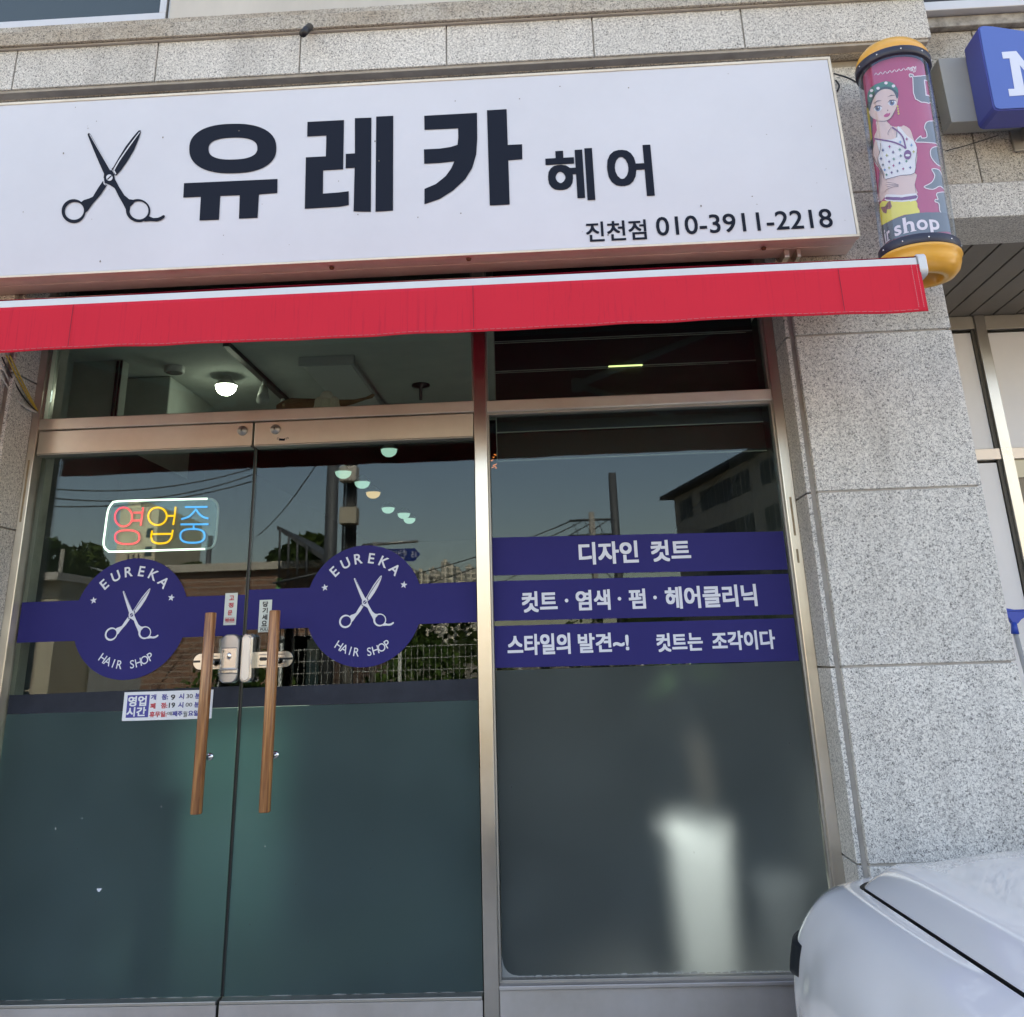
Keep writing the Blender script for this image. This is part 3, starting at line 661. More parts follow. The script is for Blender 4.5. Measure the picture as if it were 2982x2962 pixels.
g = MB(); g.lathe([(0, .004), (.005, .0035), (.008, .002), (.009, 0)], n=20, mat=CHROME, M=Matrix.Translation((-1.283, .004, 1.592)) @ Matrix.Rotation(R(90), 4, 'X') @ Matrix.Scale(1.5, 4, (0, 1, 0))); g.box(-1.306, -1.304, .002, .004, 1.604, 1.613, BLACK)
for x in (-1.312, -1.296, -1.278): g.ring(rrect(x, x+.012, 1.531, 1.540, .002, 2), rrect(x+.001, x+.011, 1.532, 1.539, .0015, 2), .0022, BLACK)
text(g, 'GATE', -1.266, -1.258, 1.556, 1.578, .0028, BLACK) if False else None
g.build('button', CHROME, lk)
g = MB(); pill(g, -1.2395, -1.1945, 1.494, 1.672, .006, GP, .0185, SILVL); st = g.build('strike_box', SILVL, DR)
g = MB(); pill(g, -1.2345, -1.1995, 1.499, 1.667, .0025, .01, .0155, pbr('pale silver face', (.66, .66, .66), .3, .6)); g.build('face_plate', SILVL, st)
# stickers
def sticker(name, label, x0, x1, z0, z1, sh, items, bgm, loc=None):
    o = thing(name, label, 'sticker', ((x0+x1)/2, GP, z0)); g = MB(); g.poly([(x0, z0), (x1, z0), (x1+sh, z1), (x0+sh, z1)], GP-.0032, th=.0008); g.build('paper', bgm, o)
    by = {}
    for it in items: by.setdefault(it[-1].name, (it[-1], []))[1].append(it)
    g = MB(); k = 0
    for nm, (m_, its) in by.items():
        for it in its:
            if it[0] == 'box': g.box(it[1], it[2], GP-.0037, GP-.0033, it[3], it[4], m_)
            else: text(g, it[0], it[1], it[2], it[3], it[4], GP-.0041, m_, stroke=.035 if it[5] >= 0 else .003); k += 1
    g.build('printing', None, o); return o
STK = pbr('white sticker paper', (.72, .74, .78), .5); REDI = pbr('red sticker ink', (.55, .03, .05), .5); BLUI = pbr('blue violet ink', (.05, .05, .30), .5); BLKI = pbr('black ink', (.02, .02, .025), .5)
GREYP = pbr('greenish white sticker', (.58, .64, .60), .5)
it = [('고', -1.3120, -1.2925, 1.8020, 1.8200, .0, REDI), ('정', -1.3135, -1.2935, 1.7740, 1.7930, .0, REDI), ('문', -1.3145, -1.2955, 1.7450, 1.7640, .0, REDI), ('FIXED DOOR', -1.3230, -1.2850, 1.7210, 1.7330, .0, REDI), ('box', -1.3235, -1.2845, 1.7360, 1.7370, REDI), ('box', -1.3235, -1.2845, 1.7170, 1.7180, REDI)]
sticker('door_sticker', 'narrow white sticker with red lettering between handle and lock of left door', -1.3290, -1.2790, 1.708, 1.830, .0, it, GREYP)
it = [('당', -1.1755, -1.1535, 1.7720, 1.7930, .0, BLKI), ('기', -1.1755, -1.1545, 1.7480, 1.7690, .0, BLKI), ('세', -1.1755, -1.1545, 1.7230, 1.7440, .0, BLKI), ('요', -1.1765, -1.1545, 1.6990, 1.7200, .0, BLKI), ('PULL', -1.1800, -1.1450, 1.6825, 1.6920, .0, BLKI), ('box', -1.1840, -1.1440, 1.6945, 1.6955, BLKI), ('box', -1.1840, -1.1440, 1.6795, 1.6805, BLKI)]
sticker('door_sticker', 'narrow white sticker with black lettering behind the right door handle', -1.1890, -1.1390, 1.677, 1.799, .0, it, GREYP)
it = [('box', -1.6850, -1.5980, 1.3800, 1.4610, BLUI)]
def hp(px, py): # pixel of the hours zoom
    p = at(300+px*.20704, 1950+py*.20704, GP); return p.x, p.z
def hrow(s, a, b_, c, d, m_, bold=.01):
    x0, z1 = hp(a, b_); x1, z0 = hp(c, d); return (s, x0, x1, z0, z1, bold, m_)
it += [hrow('영업', 368, 375, 612, 512, STK, .015), hrow('시간', 343, 530, 605, 655, STK, .015),
       hrow('개', 683, 348, 750, 425, BLUI), hrow('점:', 835, 345, 918, 422, BLUI), hrow('9', 962, 352, 1018, 425, BLKI, .0), hrow('시', 1075, 338, 1142, 415, BLUI), hrow('30', 1180, 345, 1265, 400, BLKI, -.008), hrow('분', 1303, 332, 1375, 408, BLUI),
       hrow('폐', 674, 472, 740, 550, REDI), hrow('점:', 824, 465, 908, 543, REDI), hrow('19', 935, 465, 1015, 535, BLKI, .0), hrow('시', 1064, 458, 1132, 535, BLUI), hrow('00', 1170, 468, 1258, 518, BLKI, -.008), hrow('분', 1290, 455, 1365, 530, BLUI),
       hrow('휴무일:', 664, 590, 898, 665, REDI), hrow('매', 915, 590, 975, 645, BLKI, -.008), hrow('째주', 985, 582, 1120, 655, BLUI, .012), hrow('월', 1135, 585, 1185, 665, BLKI, -.008), hrow('요일', 1205, 575, 1345, 650, BLUI)]
sticker('hours_notice', 'white opening hours notice with blue and red print on left door film', -1.6990, -1.3500, 1.3690, 1.4720, .0, it, STK)

# ================================================================== NEON OPEN SIGN
NS = thing('neon_sign', 'rounded neon open sign with red, yellow and blue tubes hanging inside the left door', 'neon sign', (-1.61, .10, 2.0))
YN = .09
def npt(x, y): return at(250+x*.20704, 1400+y*.20704, YN)
def npath(pts, n=0):
    return [npt(*p) for p in pts]
def smooth(pts, k=6, closed=False):
    P = [np.array(p, float) for p in pts]; n = len(P); out = []
    rngk = range(n if closed else n-1)
    for i in rngk:
        p0 = P[(i-1) % n] if (closed or i > 0) else P[i]; p1 = P[i]; p2 = P[(i+1) % n]; p3 = P[(i+2) % n] if (closed or i < n-2) else p2
        for j in range(k):
            t = j/k; out.append(.5*((2*p1)+(-p0+p2)*t+(2*p0-5*p1+4*p2-p3)*t*t+(-p0+3*p1-3*p2+p3)*t**3))
    if not closed: out.append(P[-1])
    return [tuple(q) for q in out]
def ellp(cx, cy, rx, ry, sq=2.0): return [(cx+a, cy+b_) for a, b_ in ell(0, 0, rx, ry, 40, 0, sq)]
NR = emit('red neon', (1, .045, .10), .30); NY = emit('yellow neon', (1, .56, .0), .30); NB = emit('blue neon', (.0, .38, 1), .30); NW = emit('white neon', (.70, 1, .96), .55)
def ntube(name, paths, mat, r):
    g = MB()
    for k, p in enumerate(paths):
        cl = p[0]; pts = npath(p[1]); pts = [q+Vector((0, -.0006*k, 0)) for q in pts]; g.tube(pts, r, mat, 8, closed=cl)
    return g.build(name, mat, NS)
TR = .0040
ntube('red_tube', [(True, ellp(530, 510, 122, 134)), (False, [(805, 375), (790, 500), (770, 632)]), (False, [(675, 450), (795, 449)]), (False, [(655, 562), (782, 560)]), (True, ellp(585, 795, 170, 97, 2.6))], NR, TR)
ntube('yellow_tube', [(True, ellp(1007, 500, 130, 124)), (False, [(1145, 495), (1245, 494)]), (False, [(1264, 368), (1250, 500), (1230, 622)]), (False, smooth([(937, 702), (922, 780), (940, 850), (1000, 880), (1070, 882), (1150, 865), (1200, 810), (1215, 750), (1226, 692)])), (False, [(930, 752), (1205, 748)])], NY, TR)
ntube('blue_tube', [(False, [(1398, 371), (1708, 368)]), (False, smooth([(1550, 395), (1510, 450), (1440, 510), (1345, 540)])), (False, smooth([(1550, 400), (1590, 460), (1650, 510), (1722, 532)])), (False, [(1337, 615), (1723, 613)]), (False, [(1520, 632), (1518, 682)]), (True, ellp(1503, 777, 170, 97, 2.6))], NB, TR)
FR = [(1715, 254), (1600, 256), (1200, 266), (800, 276), (430, 292), (370, 320), (325, 385), (300, 480), (270, 700), (250, 860), (262, 935), (310, 985), (370, 998), (800, 988), (1250, 972), (1680, 960)]
ntube('white_tube', [(False, smooth(FR, 5))], NW, .0040)
g = MB(); g.tube(npath(smooth([(1715, 254), (1790, 268), (1850, 330), (1862, 420), (1850, 600), (1830, 800), (1800, 900), (1750, 945), (1680, 960)], 5)), .0046, pbr('unlit milky tube', (.40, .45, .45), .3), 8); g.build('unlit_tube', None, NS)
g = MB(); P = [npt(*q) for q in smooth([(430, 285), (340, 340), (290, 560), (245, 880), (300, 1000), (800, 995), (1700, 970), (1810, 900), (1860, 500), (1855, 320), (1720, 245), (1000, 265)], 4, True)]
g.add([(p.x, YN+.008, p.z) for p in P]+[(p.x, YN+.012, p.z) for p in P], [tuple(range(len(P)))[::-1], tuple(range(len(P), 2*len(P)))]); g.build('backing_sheet', glassmat('clear acrylic', (.90, .97, .95), .04), NS)
g = MB()
for sx in (450, 1650):
    a = npt(sx, 300 if sx < 1000 else 258); g.tube([(a.x, YN+.008, a.z), (a.x, .072, 2.412)], .0008, BLACK, 5)
g.build('hanging_wire', BLACK, NS)

# ================================================================== SHOP SIGN
SG = thing('shop_sign', 'long white box sign with dark Korean letters and scissors above the door', 'sign', (-.6, -.29, 3.06))
SX0, SX1, SY, SZ0, SZ1 = -3.05, 1.230, -.38, 3.056, 3.882
g = MB(); g.box(SX0+.012, SX1-.012, SY+.003, SY+.02, SZ0+.012, SZ1-.012); g.build('sign_face', SIGNW, SG)
g = MB(); g.box(SX0, SX1, SY-.001, SY+.03, SZ1-.012, SZ1); g.box(SX0, SX1, SY-.001, SY+.03, SZ0, SZ0+.010); g.box(SX1-.010, SX1, SY-.001, SY+.03, SZ0+.010, SZ1-.012); g.box(SX0, SX0+.012, SY-.001, SY+.03, SZ0+.012, SZ1-.012); g.build('edge_trim', CREAM, SG, bevel=.0015)
g = MB(); g.box(SX0+.002, SX1-.002, SY+.03, -.295, SZ0+.002, SZ1-.002); g.box(SX0+.002, SX1-.002, -.292, -.20, SZ0+.001, SZ1-.003); g.build('sign_box', SIGNU, SG, bevel=.002)
g = MB()
for x, y in ((-.855, -.33), (.87, -.315), (-.30, -.35)):
    g.lathe([(0, -.010), (.008, -.009), (.011, -.001)], n=12, mat=pbr('rusty bolt', (.12, .05, .03), .8), M=Matrix.Translation((x, y, SZ0)))
g.build('bolt', None, SG)
g = MB(); g.box(.955, .975, -.29, -.19, SZ0-.035, SZ0-.001, STEEL); g.box(1.005, 1.02, -.29, -.19, SZ0-.035, SZ0-.001, STEEL); g.box(.955, 1.02, -.20, -.185, SZ0-.06, SZ0-.001, STEEL); g.build('bracket', STEEL, SG, bevel=.002)
YL = SY+.0005
g = MB()
def A1(x, y): return at(*q1(x, y), SY)
def A2(x, y): return at(*q2(x, y), SY)
def P1(pts, k=0): g.poly([A1(*p) for p in pts], YL-.0004*k)
o_ = [A1(873+a, 557+b_) for a, b_ in ell(0, 0, 163.5, 93, 56, 0, 2.35, -.02)]; i_ = [A1(873.5+a, 557+b_) for a, b_ in ell(0, 0, 91.5, 41, 56, 0, 2.5, -.03)]
g.ring([(p.x, p.z) for p in o_][::-1], [(p.x, p.z) for p in i_][::-1], YL)
P1([(690, 687), (1041, 671), (1040, 724), (971, 729), (966, 817), (896, 820), (899, 732), (826, 735), (821, 824), (748, 827), (753, 738), (687, 741)])
P1([(1153, 457), (1290, 450), (1287, 635), (1212, 639), (1211, 726), (1265, 722), (1308, 717), (1308, 769), (1275, 775), (1143, 783), (1147, 590), (1222, 586), (1224, 508), (1152, 512)])
P1([(1331, 443), (1393, 441), (1391, 794), (1326, 793), (1330, 629), (1296, 631), (1297, 577), (1331, 575)])
P1([(1411, 437), (1475, 434), (1474, 790), (1408, 794)])
P1([(1591, 434), (1789, 423), (1790, 520), (1786, 580), (1771, 630), (1745, 672), (1700, 714), (1650, 746), (1592, 766), (1592, 708), (1635, 690), (1672, 660), (1692, 632), (1704, 605), (1650, 611), (1591, 614), (1590, 560), (1650, 557), (1690, 551), (1716, 543), (1719, 515), (1718, 481), (1592, 487)])
g.poly([A2(*p) for p in [(22, 392), (92, 388), (96, 515), (147, 513), (148, 566), (98, 570), (103, 727), (32, 731)]], YL)
g.build('large_lettering', INK, SG)
g = MB()
p = A2(225, 533); q = A2(408, 716)
a, b_ = A2(228, 535), A2(408, 715); text(g, '헤', a.x, b_.x, A2(320, 715).z, A2(320, 530).z, YL, stroke=.027)
a, b_ = A2(444, 525), A2(620, 702); text(g, '어', a.x, b_.x, A2(530, 700).z, A2(530, 518).z, YL, stroke=.027)
a, b_ = A2(372, 790), A2(592, 850); text(g, '진천점', a.x, b_.x, A2(480, 856).z, A2(480, 785).z, YL, stroke=.016)
a, b_ = A2(621, 780), A2(1249, 770); text(g, '010-3911-2218', a.x, b_.x, A2(930, 824).z, A2(930, 757).z, YL, stroke=.012)
g.build('small_lettering', INK, SG)
g = MB(); c_ = A1(409, 665); k_ = A1(409, 835).z-A1(409, 495).z; scissors(g, c_.x, c_.z, abs(k_), YL, INK, SIGNW, tf=A1); g.build('scissors_mark', INK, SG)
g = MB()
for i in range(38):
    x = random.uniform(-2.2, 1.2); z = random.uniform(3.1, 3.85); r_ = random.choice([.0012, .0015, .002, .0028]); g.poly(ell(x, z, r_, r_*random.uniform(.7, 1.8), 7), YL-.0003)
g.build('dirt_specks', pbr('dirt speck', (.16, .14, .12), .9), SG)

# ================================================================== AWNING
AW = thing('awning', 'retracted red canvas awning with white front bar under the white sign', 'awning', (-.7, -.95, 2.55))
AX0, AX1, AY = -2.62, 1.205, -.95
g = MB(); g.box(AX0, AX1-.022, AY-.006, AY+.04, 2.690, 2.716, WHITEP); g.tube([(AX0, AY+.035, 2.690), (AX1-.018, AY+.035, 2.690)], .028, WHITEP, 16); g.build('front_bar', WHITEP, AW, bevel=.002)
g = MB(); pts = rrect(AY-.014, AY+.07, 2.655, 2.730, .02)
n = len(pts); g.add([(AX1-.020, y, z) for y, z in pts]+[(AX1+.006, y, z) for y, z in pts], [tuple(range(n))[::-1], tuple(range(n, 2*n))]+[(i, (i+1) % n, n+(i+1) % n, n+i) for i in range(n)]); g.build('end_cap', WHITEP, AW, bevel=.003)
g = MB(); pts = rrect(AY-.014, AY+.07, 2.655, 2.730, .02); g.add([(AX0-.006, y, z) for y, z in pts]+[(AX0+.02, y, z) for y, z in pts], [tuple(range(n))[::-1], tuple(range(n, 2*n))]+[(i, (i+1) % n, n+(i+1) % n, n+i) for i in range(n)]); g.build('end_cap', WHITEP, AW, bevel=.003)
def vz0(x): return 2.534+.002*math.sin(x*3.1)+.001*math.sin(x*11)+.0008*math.sin(x*27+1)
XS = np.linspace(AX0, AX1-.018, 190); rows = []
for k in range(13):
    t = k/12; rows.append([(x+(.004*t if i == len(XS)-1 else 0), AY-.010+t*.003*math.sin(x*6.0+.8)+t*.002*math.sin(x*19)+.006*t, 2.690*(1-t)+vz0(x)*t) for i, x in enumerate(XS)])
g = MB(); g.grid(rows); va = g.build('valance', RED, AW, solid=.0012)
g = MB()
STI = pbr('pale pink stitching', (.62, .22, .25), .8)
for i in range(0, 188):
    for off in (.007,):
        x0, x1 = XS[i], XS[i+1]-.005
        y = AY-.010+.003*math.sin(x0*6.0+.8)+.002*math.sin(x0*19)+.006-.0015
        g.box(x0, x1, y-.0006, y, vz0(x0)+off, vz0(x0)+off+.0012)
for xx in (AX1-.030, AX1-.046):
    for k in range(24):
        z = 2.545+k*.0060; g.box(xx, xx+.0012, AY-.0135, AY-.0125, z, z+.0042)
g.build('hem_stitching', STI, va)
g = MB()
for xx in (-.235, .93, -1.55):
    g.box(xx, xx+.0016, AY-.0122, AY-.0112, 2.545, 2.688)
g.build('seam', pbr('dark red seam', (.28, .02, .04), .8), va)
# canvas going back to the cassette, with its roller
rows = []
for k in range(9):
    t = k/8; rows.append([(x, AY+.0+t*(.77), 2.7225+t*.215-.012*math.sin(PI*t)+.002*math.sin(x*5)) for x in XS])
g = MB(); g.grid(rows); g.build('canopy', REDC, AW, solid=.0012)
g = MB(); g.tube([(AX0, -.225, 2.965), (AX1-.03, -.225, 2.965)], .035, WHITEP, 16); g.build('roller', WHITEP, AW)
g = MB(); g.box(AX0, AX1-.05, -.215, -.165, 2.99, 3.03, ALU); g.build('cassette_bar', ALU, AW)
def arm(x, d):
    g = MB(); e = (x+d*.62, -.55, 2.80); g.tube([(x, -.20, 2.93), e], .017, WHITEP, 10); g.tube([e, (x+d*.12, AY+.06, 2.705)], .015, WHITEP, 10); g.tube([(e[0], e[1], e[2]-.03), (e[0], e[1], e[2]+.03)], .026, WHITEP, 12); return g.build('folding_arm', WHITEP, AW)
arm(-2.2, 1); arm(.75, -1)

# ================================================================== BARBER POLE
BM = Matrix.Translation((1.424, -.42, 2.955)) @ Matrix.Rotation(R(2.4), 4, 'Y') @ Matrix.Diagonal((.885, .885, 1, 1))
BP = thing('barber_pole', 'cylindrical hair salon light with yellow caps and a fashion drawing, beside the white sign', 'barber pole', (1.431, -.42, 2.8))
g = MB(); g.lathe([(.158, .836), (.160, .846), (.157, .858), (.146, .878), (.125, .900), (.095, .916), (.055, .925), (.0, .928)], mat=YEL, M=BM, n=64); g.build('top_cap', YEL, BP)
g = MB(); g.lathe([(.0, .800), (.160, .800), (.164, .803), (.164, .833), (.161, .836), (.157, .8362)], mat=NAVY, M=BM, n=64); g.build('ring', NAVY, BP)
g = MB(); g.lathe([(.150, .0215), (.161, .0215), (.1645, .018), (.1645, -.014), (.162, -.017), (.12, -.0172)], mat=NAVY, M=BM, n=64); g.build('ring', NAVY, BP)
g = MB(); g.lathe([(.158, -.0175), (.166, -.018), (.168, -.028), (.161, -.034), (.159, -.055), (.150, -.080), (.130, -.100), (.104, -.110), (.084, -.1115), (.081, -.106), (.084, -.05), (.0, -.048)], mat=YEL, M=BM, n=64); g.build('bottom_cap', YEL, BP)
g = MB()
for k in range(10):
    a = 2*PI*k/10+.2
    for zz, rr in ((.818, .1645), (.002, .165)):
        g.lathe([(0, .003), (.003, .0025), (.0038, 0)], n=8, mat=SILVL, M=BM @ Matrix.Rotation(a, 4, 'Z') @ Matrix.Translation((rr, 0, zz)) @ Matrix.Rotation(R(90), 4, 'Y'))
g.build('screw', SILVL, BP)
TUBEM = glassmat('clear plastic tube', (.94, .95, .96), .09, .03)
g = MB(); g.lathe([(.153, .0215), (.153, .800)], mat=TUBEM, M=BM, n=64); g.build('clear_tube', TUBEM, BP)
RI = .133
BG = pbr('crimson print', (.44, .035, .125), .5, var=.06, vscale=5)
g = MB(); g.lathe([(RI, .023), (RI, .799)], mat=BG, M=BM, n=96); pr_ = g.build('printed_sleeve', BG, BP)
g = MB(); g.tube([BM @ Vector((0, .12, .3)), Vector((1.42, -.19, 3.24))], .02, STEEL, 10); g.tube([BM @ Vector((0, .12, .6)), Vector((1.42, -.19, 3.55))], .02, STEEL, 10); g.build('wall_bracket', STEEL, BP)
BMi = BM.inverted()
def cyl(px, py, r=RI):
    "pixel of the pole zoom -> (arc length, height) on the sleeve"
    o = BMi @ CAMP; d = (BMi.to_3x3() @ ray(*qp(px, py)))
    a = d.x*d.x+d.y*d.y; b2 = o.x*d.x+o.y*d.y; c = o.x*o.x+o.y*o.y-r*r; D_ = b2*b2-a*c
    if D_ < 0: D_ = 0
    t = (-b2-math.sqrt(D_))/a; p = o+d*t; th = math.atan2(p.y, p.x)
    if th > PI/2: th -= 2*PI
    return (th*r, p.z)
def wrap(mb, verts2, faces, lay, mat):
    "flat shape in (arc length, height) wrapped on the sleeve, layer by layer"
    bm = bmesh.new(); vs = [bm.verts.new((x, 0, z)) for x, z in verts2]
    for f in faces:
        try: bm.faces.new([vs[i] for i in f])
        except ValueError: pass
    bmesh.ops.triangulate(bm, faces=bm.faces[:])
    x0 = min(v[0] for v in verts2); x1 = max(v[0] for v in verts2); st_ = RI*R(5); k = math.floor(x0/st_)*st_
    while k < x1:
        bmesh.ops.bisect_plane(bm, geom=bm.verts[:]+bm.edges[:]+bm.faces[:], plane_co=(k, 0, 0), plane_no=(1, 0, 0)); k += st_
    r_ = RI+.0005*lay
    bm.verts.index_update(); V_ = [BM @ Vector((r_*math.cos(v.co.x/RI), r_*math.sin(v.co.x/RI), v.co.z)) for v in bm.verts]; F_ = [tuple(v.index for v in f.verts) for f in bm.faces]
    bm.free(); mb.add(V_, F_, mat, True)
def cpoly(mb, pts, lay, mat, sm=0):
    if sm: pts = smooth(pts, sm, True)
    q = [cyl(*p) for p in pts]; q = [p for i, p in enumerate(q) if (abs(p[0]-q[i-1][0])+abs(p[1]-q[i-1][1])) > 1e-5]
    a = sum(q[i][0]*q[(i+1) % len(q)][1]-q[(i+1) % len(q)][0]*q[i][1] for i in range(len(q)))
    if a < 0: q = q[::-1]
    wrap(mb, q, [tuple(range(len(q)))], lay, mat)
def ctext(mb, s, a0, a1, z0, z1, lay, mat, bold=0, rot=0):
    v, f = glyphs(s, bold); lo = v.min(0); hi = v.max(0); P = [(a0+(p[0]-lo[0])/(hi[0]-lo[0])*(a1-a0), z0+(p[1]-lo[1])/(hi[1]-lo[1])*(z1-z0)) for p in v]; wrap(mb, P, f, lay, mat)
SKIN = pbr('pale printed skin', (.68, .50, .46), .5); HAIRM = pbr('green headscarf print', (.02, .16, .11), .5); HAIRD = pbr('dark printed hair', (.03, .05, .05), .5); TOP = pbr('white printed top', (.72, .72, .75), .5)
YSK = pbr('yellow printed skirt', (.74, .66, .06), .5); SLATE = pbr('slate printed band', (.09, .105, .13), .5); SLATEL = pbr('grey printed letter', (.13, .15, .17), .5); PINKL = pbr('pale printed outline', (.78, .68, .74), .5)
LINE = pbr('printed line', (.06, .03, .04), .5); EYE = pbr('printed blue eye', (.12, .17, .28), .5); LIP = pbr('printed lips', (.5, .04, .16), .5); BLOND = pbr('yellow printed strand', (.55, .45, .06), .5); PURP = pbr('purple printed belt', (.16, .03, .16), .5)
g = MB()
# hair strands and arm behind
cpoly(g, [(180, 560), (150, 640), (150, 740), (178, 820), (200, 900), (222, 960), (214, 860), (205, 760), (208, 660), (205, 600)], 1, HAIRD, 3)
cpoly(g, [(168, 600), (158, 680), (166, 760), (188, 815), (204, 790), (192, 730), (185, 660), (186, 610)], 2, BLOND, 3)
cpoly(g, [(232, 800), (214, 850), (208, 900), (222, 960), (262, 1010), (285, 1055), (270, 1110), (245, 1180), (262, 1210), (300, 1160), (330, 1090), (300, 1000), (262, 910)], 2, SKIN, 3)
cpoly(g, [(400, 715), (448, 735), (470, 790), (490, 850), (498, 920), (488, 985), (478, 985), (470, 900), (440, 800)], 2, SKIN, 3)
# body
cpoly(g, [(232, 680), (236, 740), (218, 790), (255, 815), (330, 880), (400, 880), (450, 790), (430, 725), (350, 722), (318, 706), (300, 684), (296, 676)], 3, SKIN, 3)
cpoly(g, [(296, 1050), (480, 1025), (486, 1080), (478, 1120), (492, 1170), (290, 1190), (300, 1140), (290, 1090)], 3, SKIN, 3)
cpoly(g, [(222, 795), (250, 806), (330, 806), (375, 780), (368, 726), (385, 724), (430, 780), (470, 810), (495, 860), (485, 940), (480, 1028), (390, 1042), (296, 1068), (288, 1030), (262, 985), (245, 930), (262, 870), (240, 830)], 4, TOP, 2)
cpoly(g, [(290, 1190), (300, 1165), (400, 1170), (492, 1160), (494, 1205), (400, 1216), (300, 1208)], 4, TOP, 2)
cpoly(g, [(300, 1182), (400, 1186), (490, 1172), (492, 1194), (400, 1206), (300, 1200)], 5, PURP, 2)
cpoly(g, [(272, 1210), (400, 1216), (490, 1208), (500, 1250), (515, 1290), (420, 1300), (330, 1336), (262, 1372), (254, 1320), (256, 1260)], 4, YSK, 2)
cpoly(g, [(262, 1250), (290, 1245), (310, 1215), (325, 1208), (335, 1245), (325, 1262), (300, 1265), (300, 1292), (280, 1285)], 5, pbr('brown butterfly print', (.25, .07, .05), .5))
# head
cpoly(g, [(190, 560), (185, 620), (200, 655), (236, 676), (292, 684), (330, 660), (356, 610), (370, 560), (372, 510), (340, 470), (262, 480), (215, 510)], 5, SKIN, 3)
cpoly(g, [(176, 560), (180, 500), (205, 460), (250, 436), (300, 424), (345, 440), (372, 480), (374, 520), (366, 540), (352, 505), (330, 482), (290, 474), (250, 490), (220, 528), (200, 580), (188, 618)], 7, HAIRD, 3)
cpoly(g, [(180, 540), (180, 500), (205, 460), (250, 436), (300, 424), (345, 440), (370, 478), (372, 500), (340, 472), (296, 458), (250, 474), (215, 504), (196, 560)], 8, HAIRM, 3)
for x, y in ((205, 484), (246, 470), (296, 436), (344, 456), (200, 518)): cpoly(g, [(x+a, y+b_) for a, b_ in ell(0, 0, 11, 10, 12)], 9, PINKL)
for cx, cy, sx in ((244, 602, 1), (334, 566, -1)):
    cpoly(g, [(cx-26, cy+2), (cx-8, cy-17), (cx+16, cy-16), (cx+27, cy-2), (cx+12, cy+18), (cx-12, cy+18)], 7, TOP, 2)
    cpoly(g, [(cx+a, cy+b_) for a, b_ in ell(0, 0, 16, 18, 16)], 8, EYE); cpoly(g, [(cx+a, cy+b_) for a, b_ in ell(0, 0, 8, 10, 12)], 9, LINE); cpoly(g, [(cx+5+a, cy-8+b_) for a, b_ in ell(0, 0, 4, 4, 8)], 10, TOP)
    cpoly(g, [(cx-30, cy+4), (cx-12, cy-19), (cx+14, cy-20), (cx+32, cy-8), (cx+14, cy-14), (cx-10, cy-13)], 10, LINE)
    cpoly(g, [(cx-30, cy-34+sx*4), (cx-4, cy-52), (cx+28, cy-50-sx*2), (cx-2, cy-46)], 8, LINE)
cpoly(g, [(280, 652), (300, 634), (312, 636), (324, 630), (318, 650), (298, 660)], 7, LIP, 2)
cpoly(g, [(306, 608), (312, 616), (304, 620)], 7, LINE)
# contours
def cline(mb, pts, w_, lay, mat):
    for a, b_ in zip(pts[:-1], pts[1:]):
        d = np.array(b_)-np.array(a); nn = np.array([-d[1], d[0]]); nn = nn/max(1e-6, np.hypot(*nn))*w_
        cpoly(mb, [tuple(np.array(a)+nn), tuple(np.array(a)-nn), tuple(np.array(b_)-nn), tuple(np.array(b_)+nn)], lay, mat)
cline(g, smooth([(222, 800), (290, 812), (350, 826), (400, 848), (424, 868)], 3), 5, 9, PURP); cline(g, smooth([(335, 726), (380, 760), (408, 800), (424, 868)], 3), 5, 9, PURP)
cpoly(g, [(436+a, 908+b_) for a, b_ in ell(0, 0, 24, 32, 14)], 10, PURP); cpoly(g, [(436+a, 912+b_) for a, b_ in ell(0, 0, 15, 8, 10)], 11, TOP)
cline(g, smooth([(232, 684), (292, 686), (330, 662), (358, 610)], 3), 1.3, 10, LINE); cline(g, smooth([(330, 728), (310, 760), (312, 778)], 3), 1.2, 10, LINE)
cline(g, smooth([(262, 985), (245, 930), (262, 870), (262, 830)], 3), 1.2, 10, LINE); cline(g, smooth([(497, 870), (488, 940), (480, 1028), (390, 1044), (296, 1068)], 3), 1.4, 10, LINE)
cline(g, smooth([(204, 900), (240, 965), (270, 1010), (285, 1060)], 3), 1.4, 10, LINE)
cols = [(.35, .04, .15), (.05, .07, .2), (.04, .2, .12), (.1, .25, .5), (.4, .38, .1), (.12, .05, .15), (.06, .09, .12)]
cm = [pbr('printed diamond %d' % i, c, .5) for i, c in enumerate(cols)]
for i, (x, y) in enumerate([(320, 853), (278, 876), (386, 874), (460, 845), (303, 910), (343, 890), (392, 915), (430, 805), (266, 932), (348, 935), (388, 824), (474, 888), (318, 952), (278, 972), (346, 978), (384, 962), (428, 950), (290, 1005), (318, 992), (334, 1024), (372, 1014), (408, 1000), (453, 992), (302, 1038)]):
    s_ = 13 if y < 940 else 11; cpoly(g, [(x, y-s_), (x+3.5, y-3.5), (x+s_*.8, y), (x+3.5, y+3.5), (x, y+s_), (x-3.5, y+3.5), (x-s_*.8, y), (x-3.5, y-3.5)], 9, cm[i % 7])
# hand on hip
for k in range(4): cline(g, smooth([(262+k*4, 1160-k*18), (300, 1128-k*16), (345, 1110-k*8), (376, 1112-k*4)], 3), 7, 6, SKIN); cline(g, smooth([(300, 1134-k*16), (345, 1117-k*8), (378, 1116-k*4)], 3), 1.1, 7, LINE)
# earrings, bracelets
for x, y in ((370, 590), (373, 606), (375, 622), (377, 638)): cpoly(g, [(x+a, y+b_) for a, b_ in ell(0, 0, 6, 7, 8)], 10, BLOND)
for x, y in ((240, 1170), (246, 1190), (252, 1208), (236, 1215)): cpoly(g, [(x+a, y+b_) for a, b_ in ell(0, 0, 7, 7, 8)], 10, PINKL)
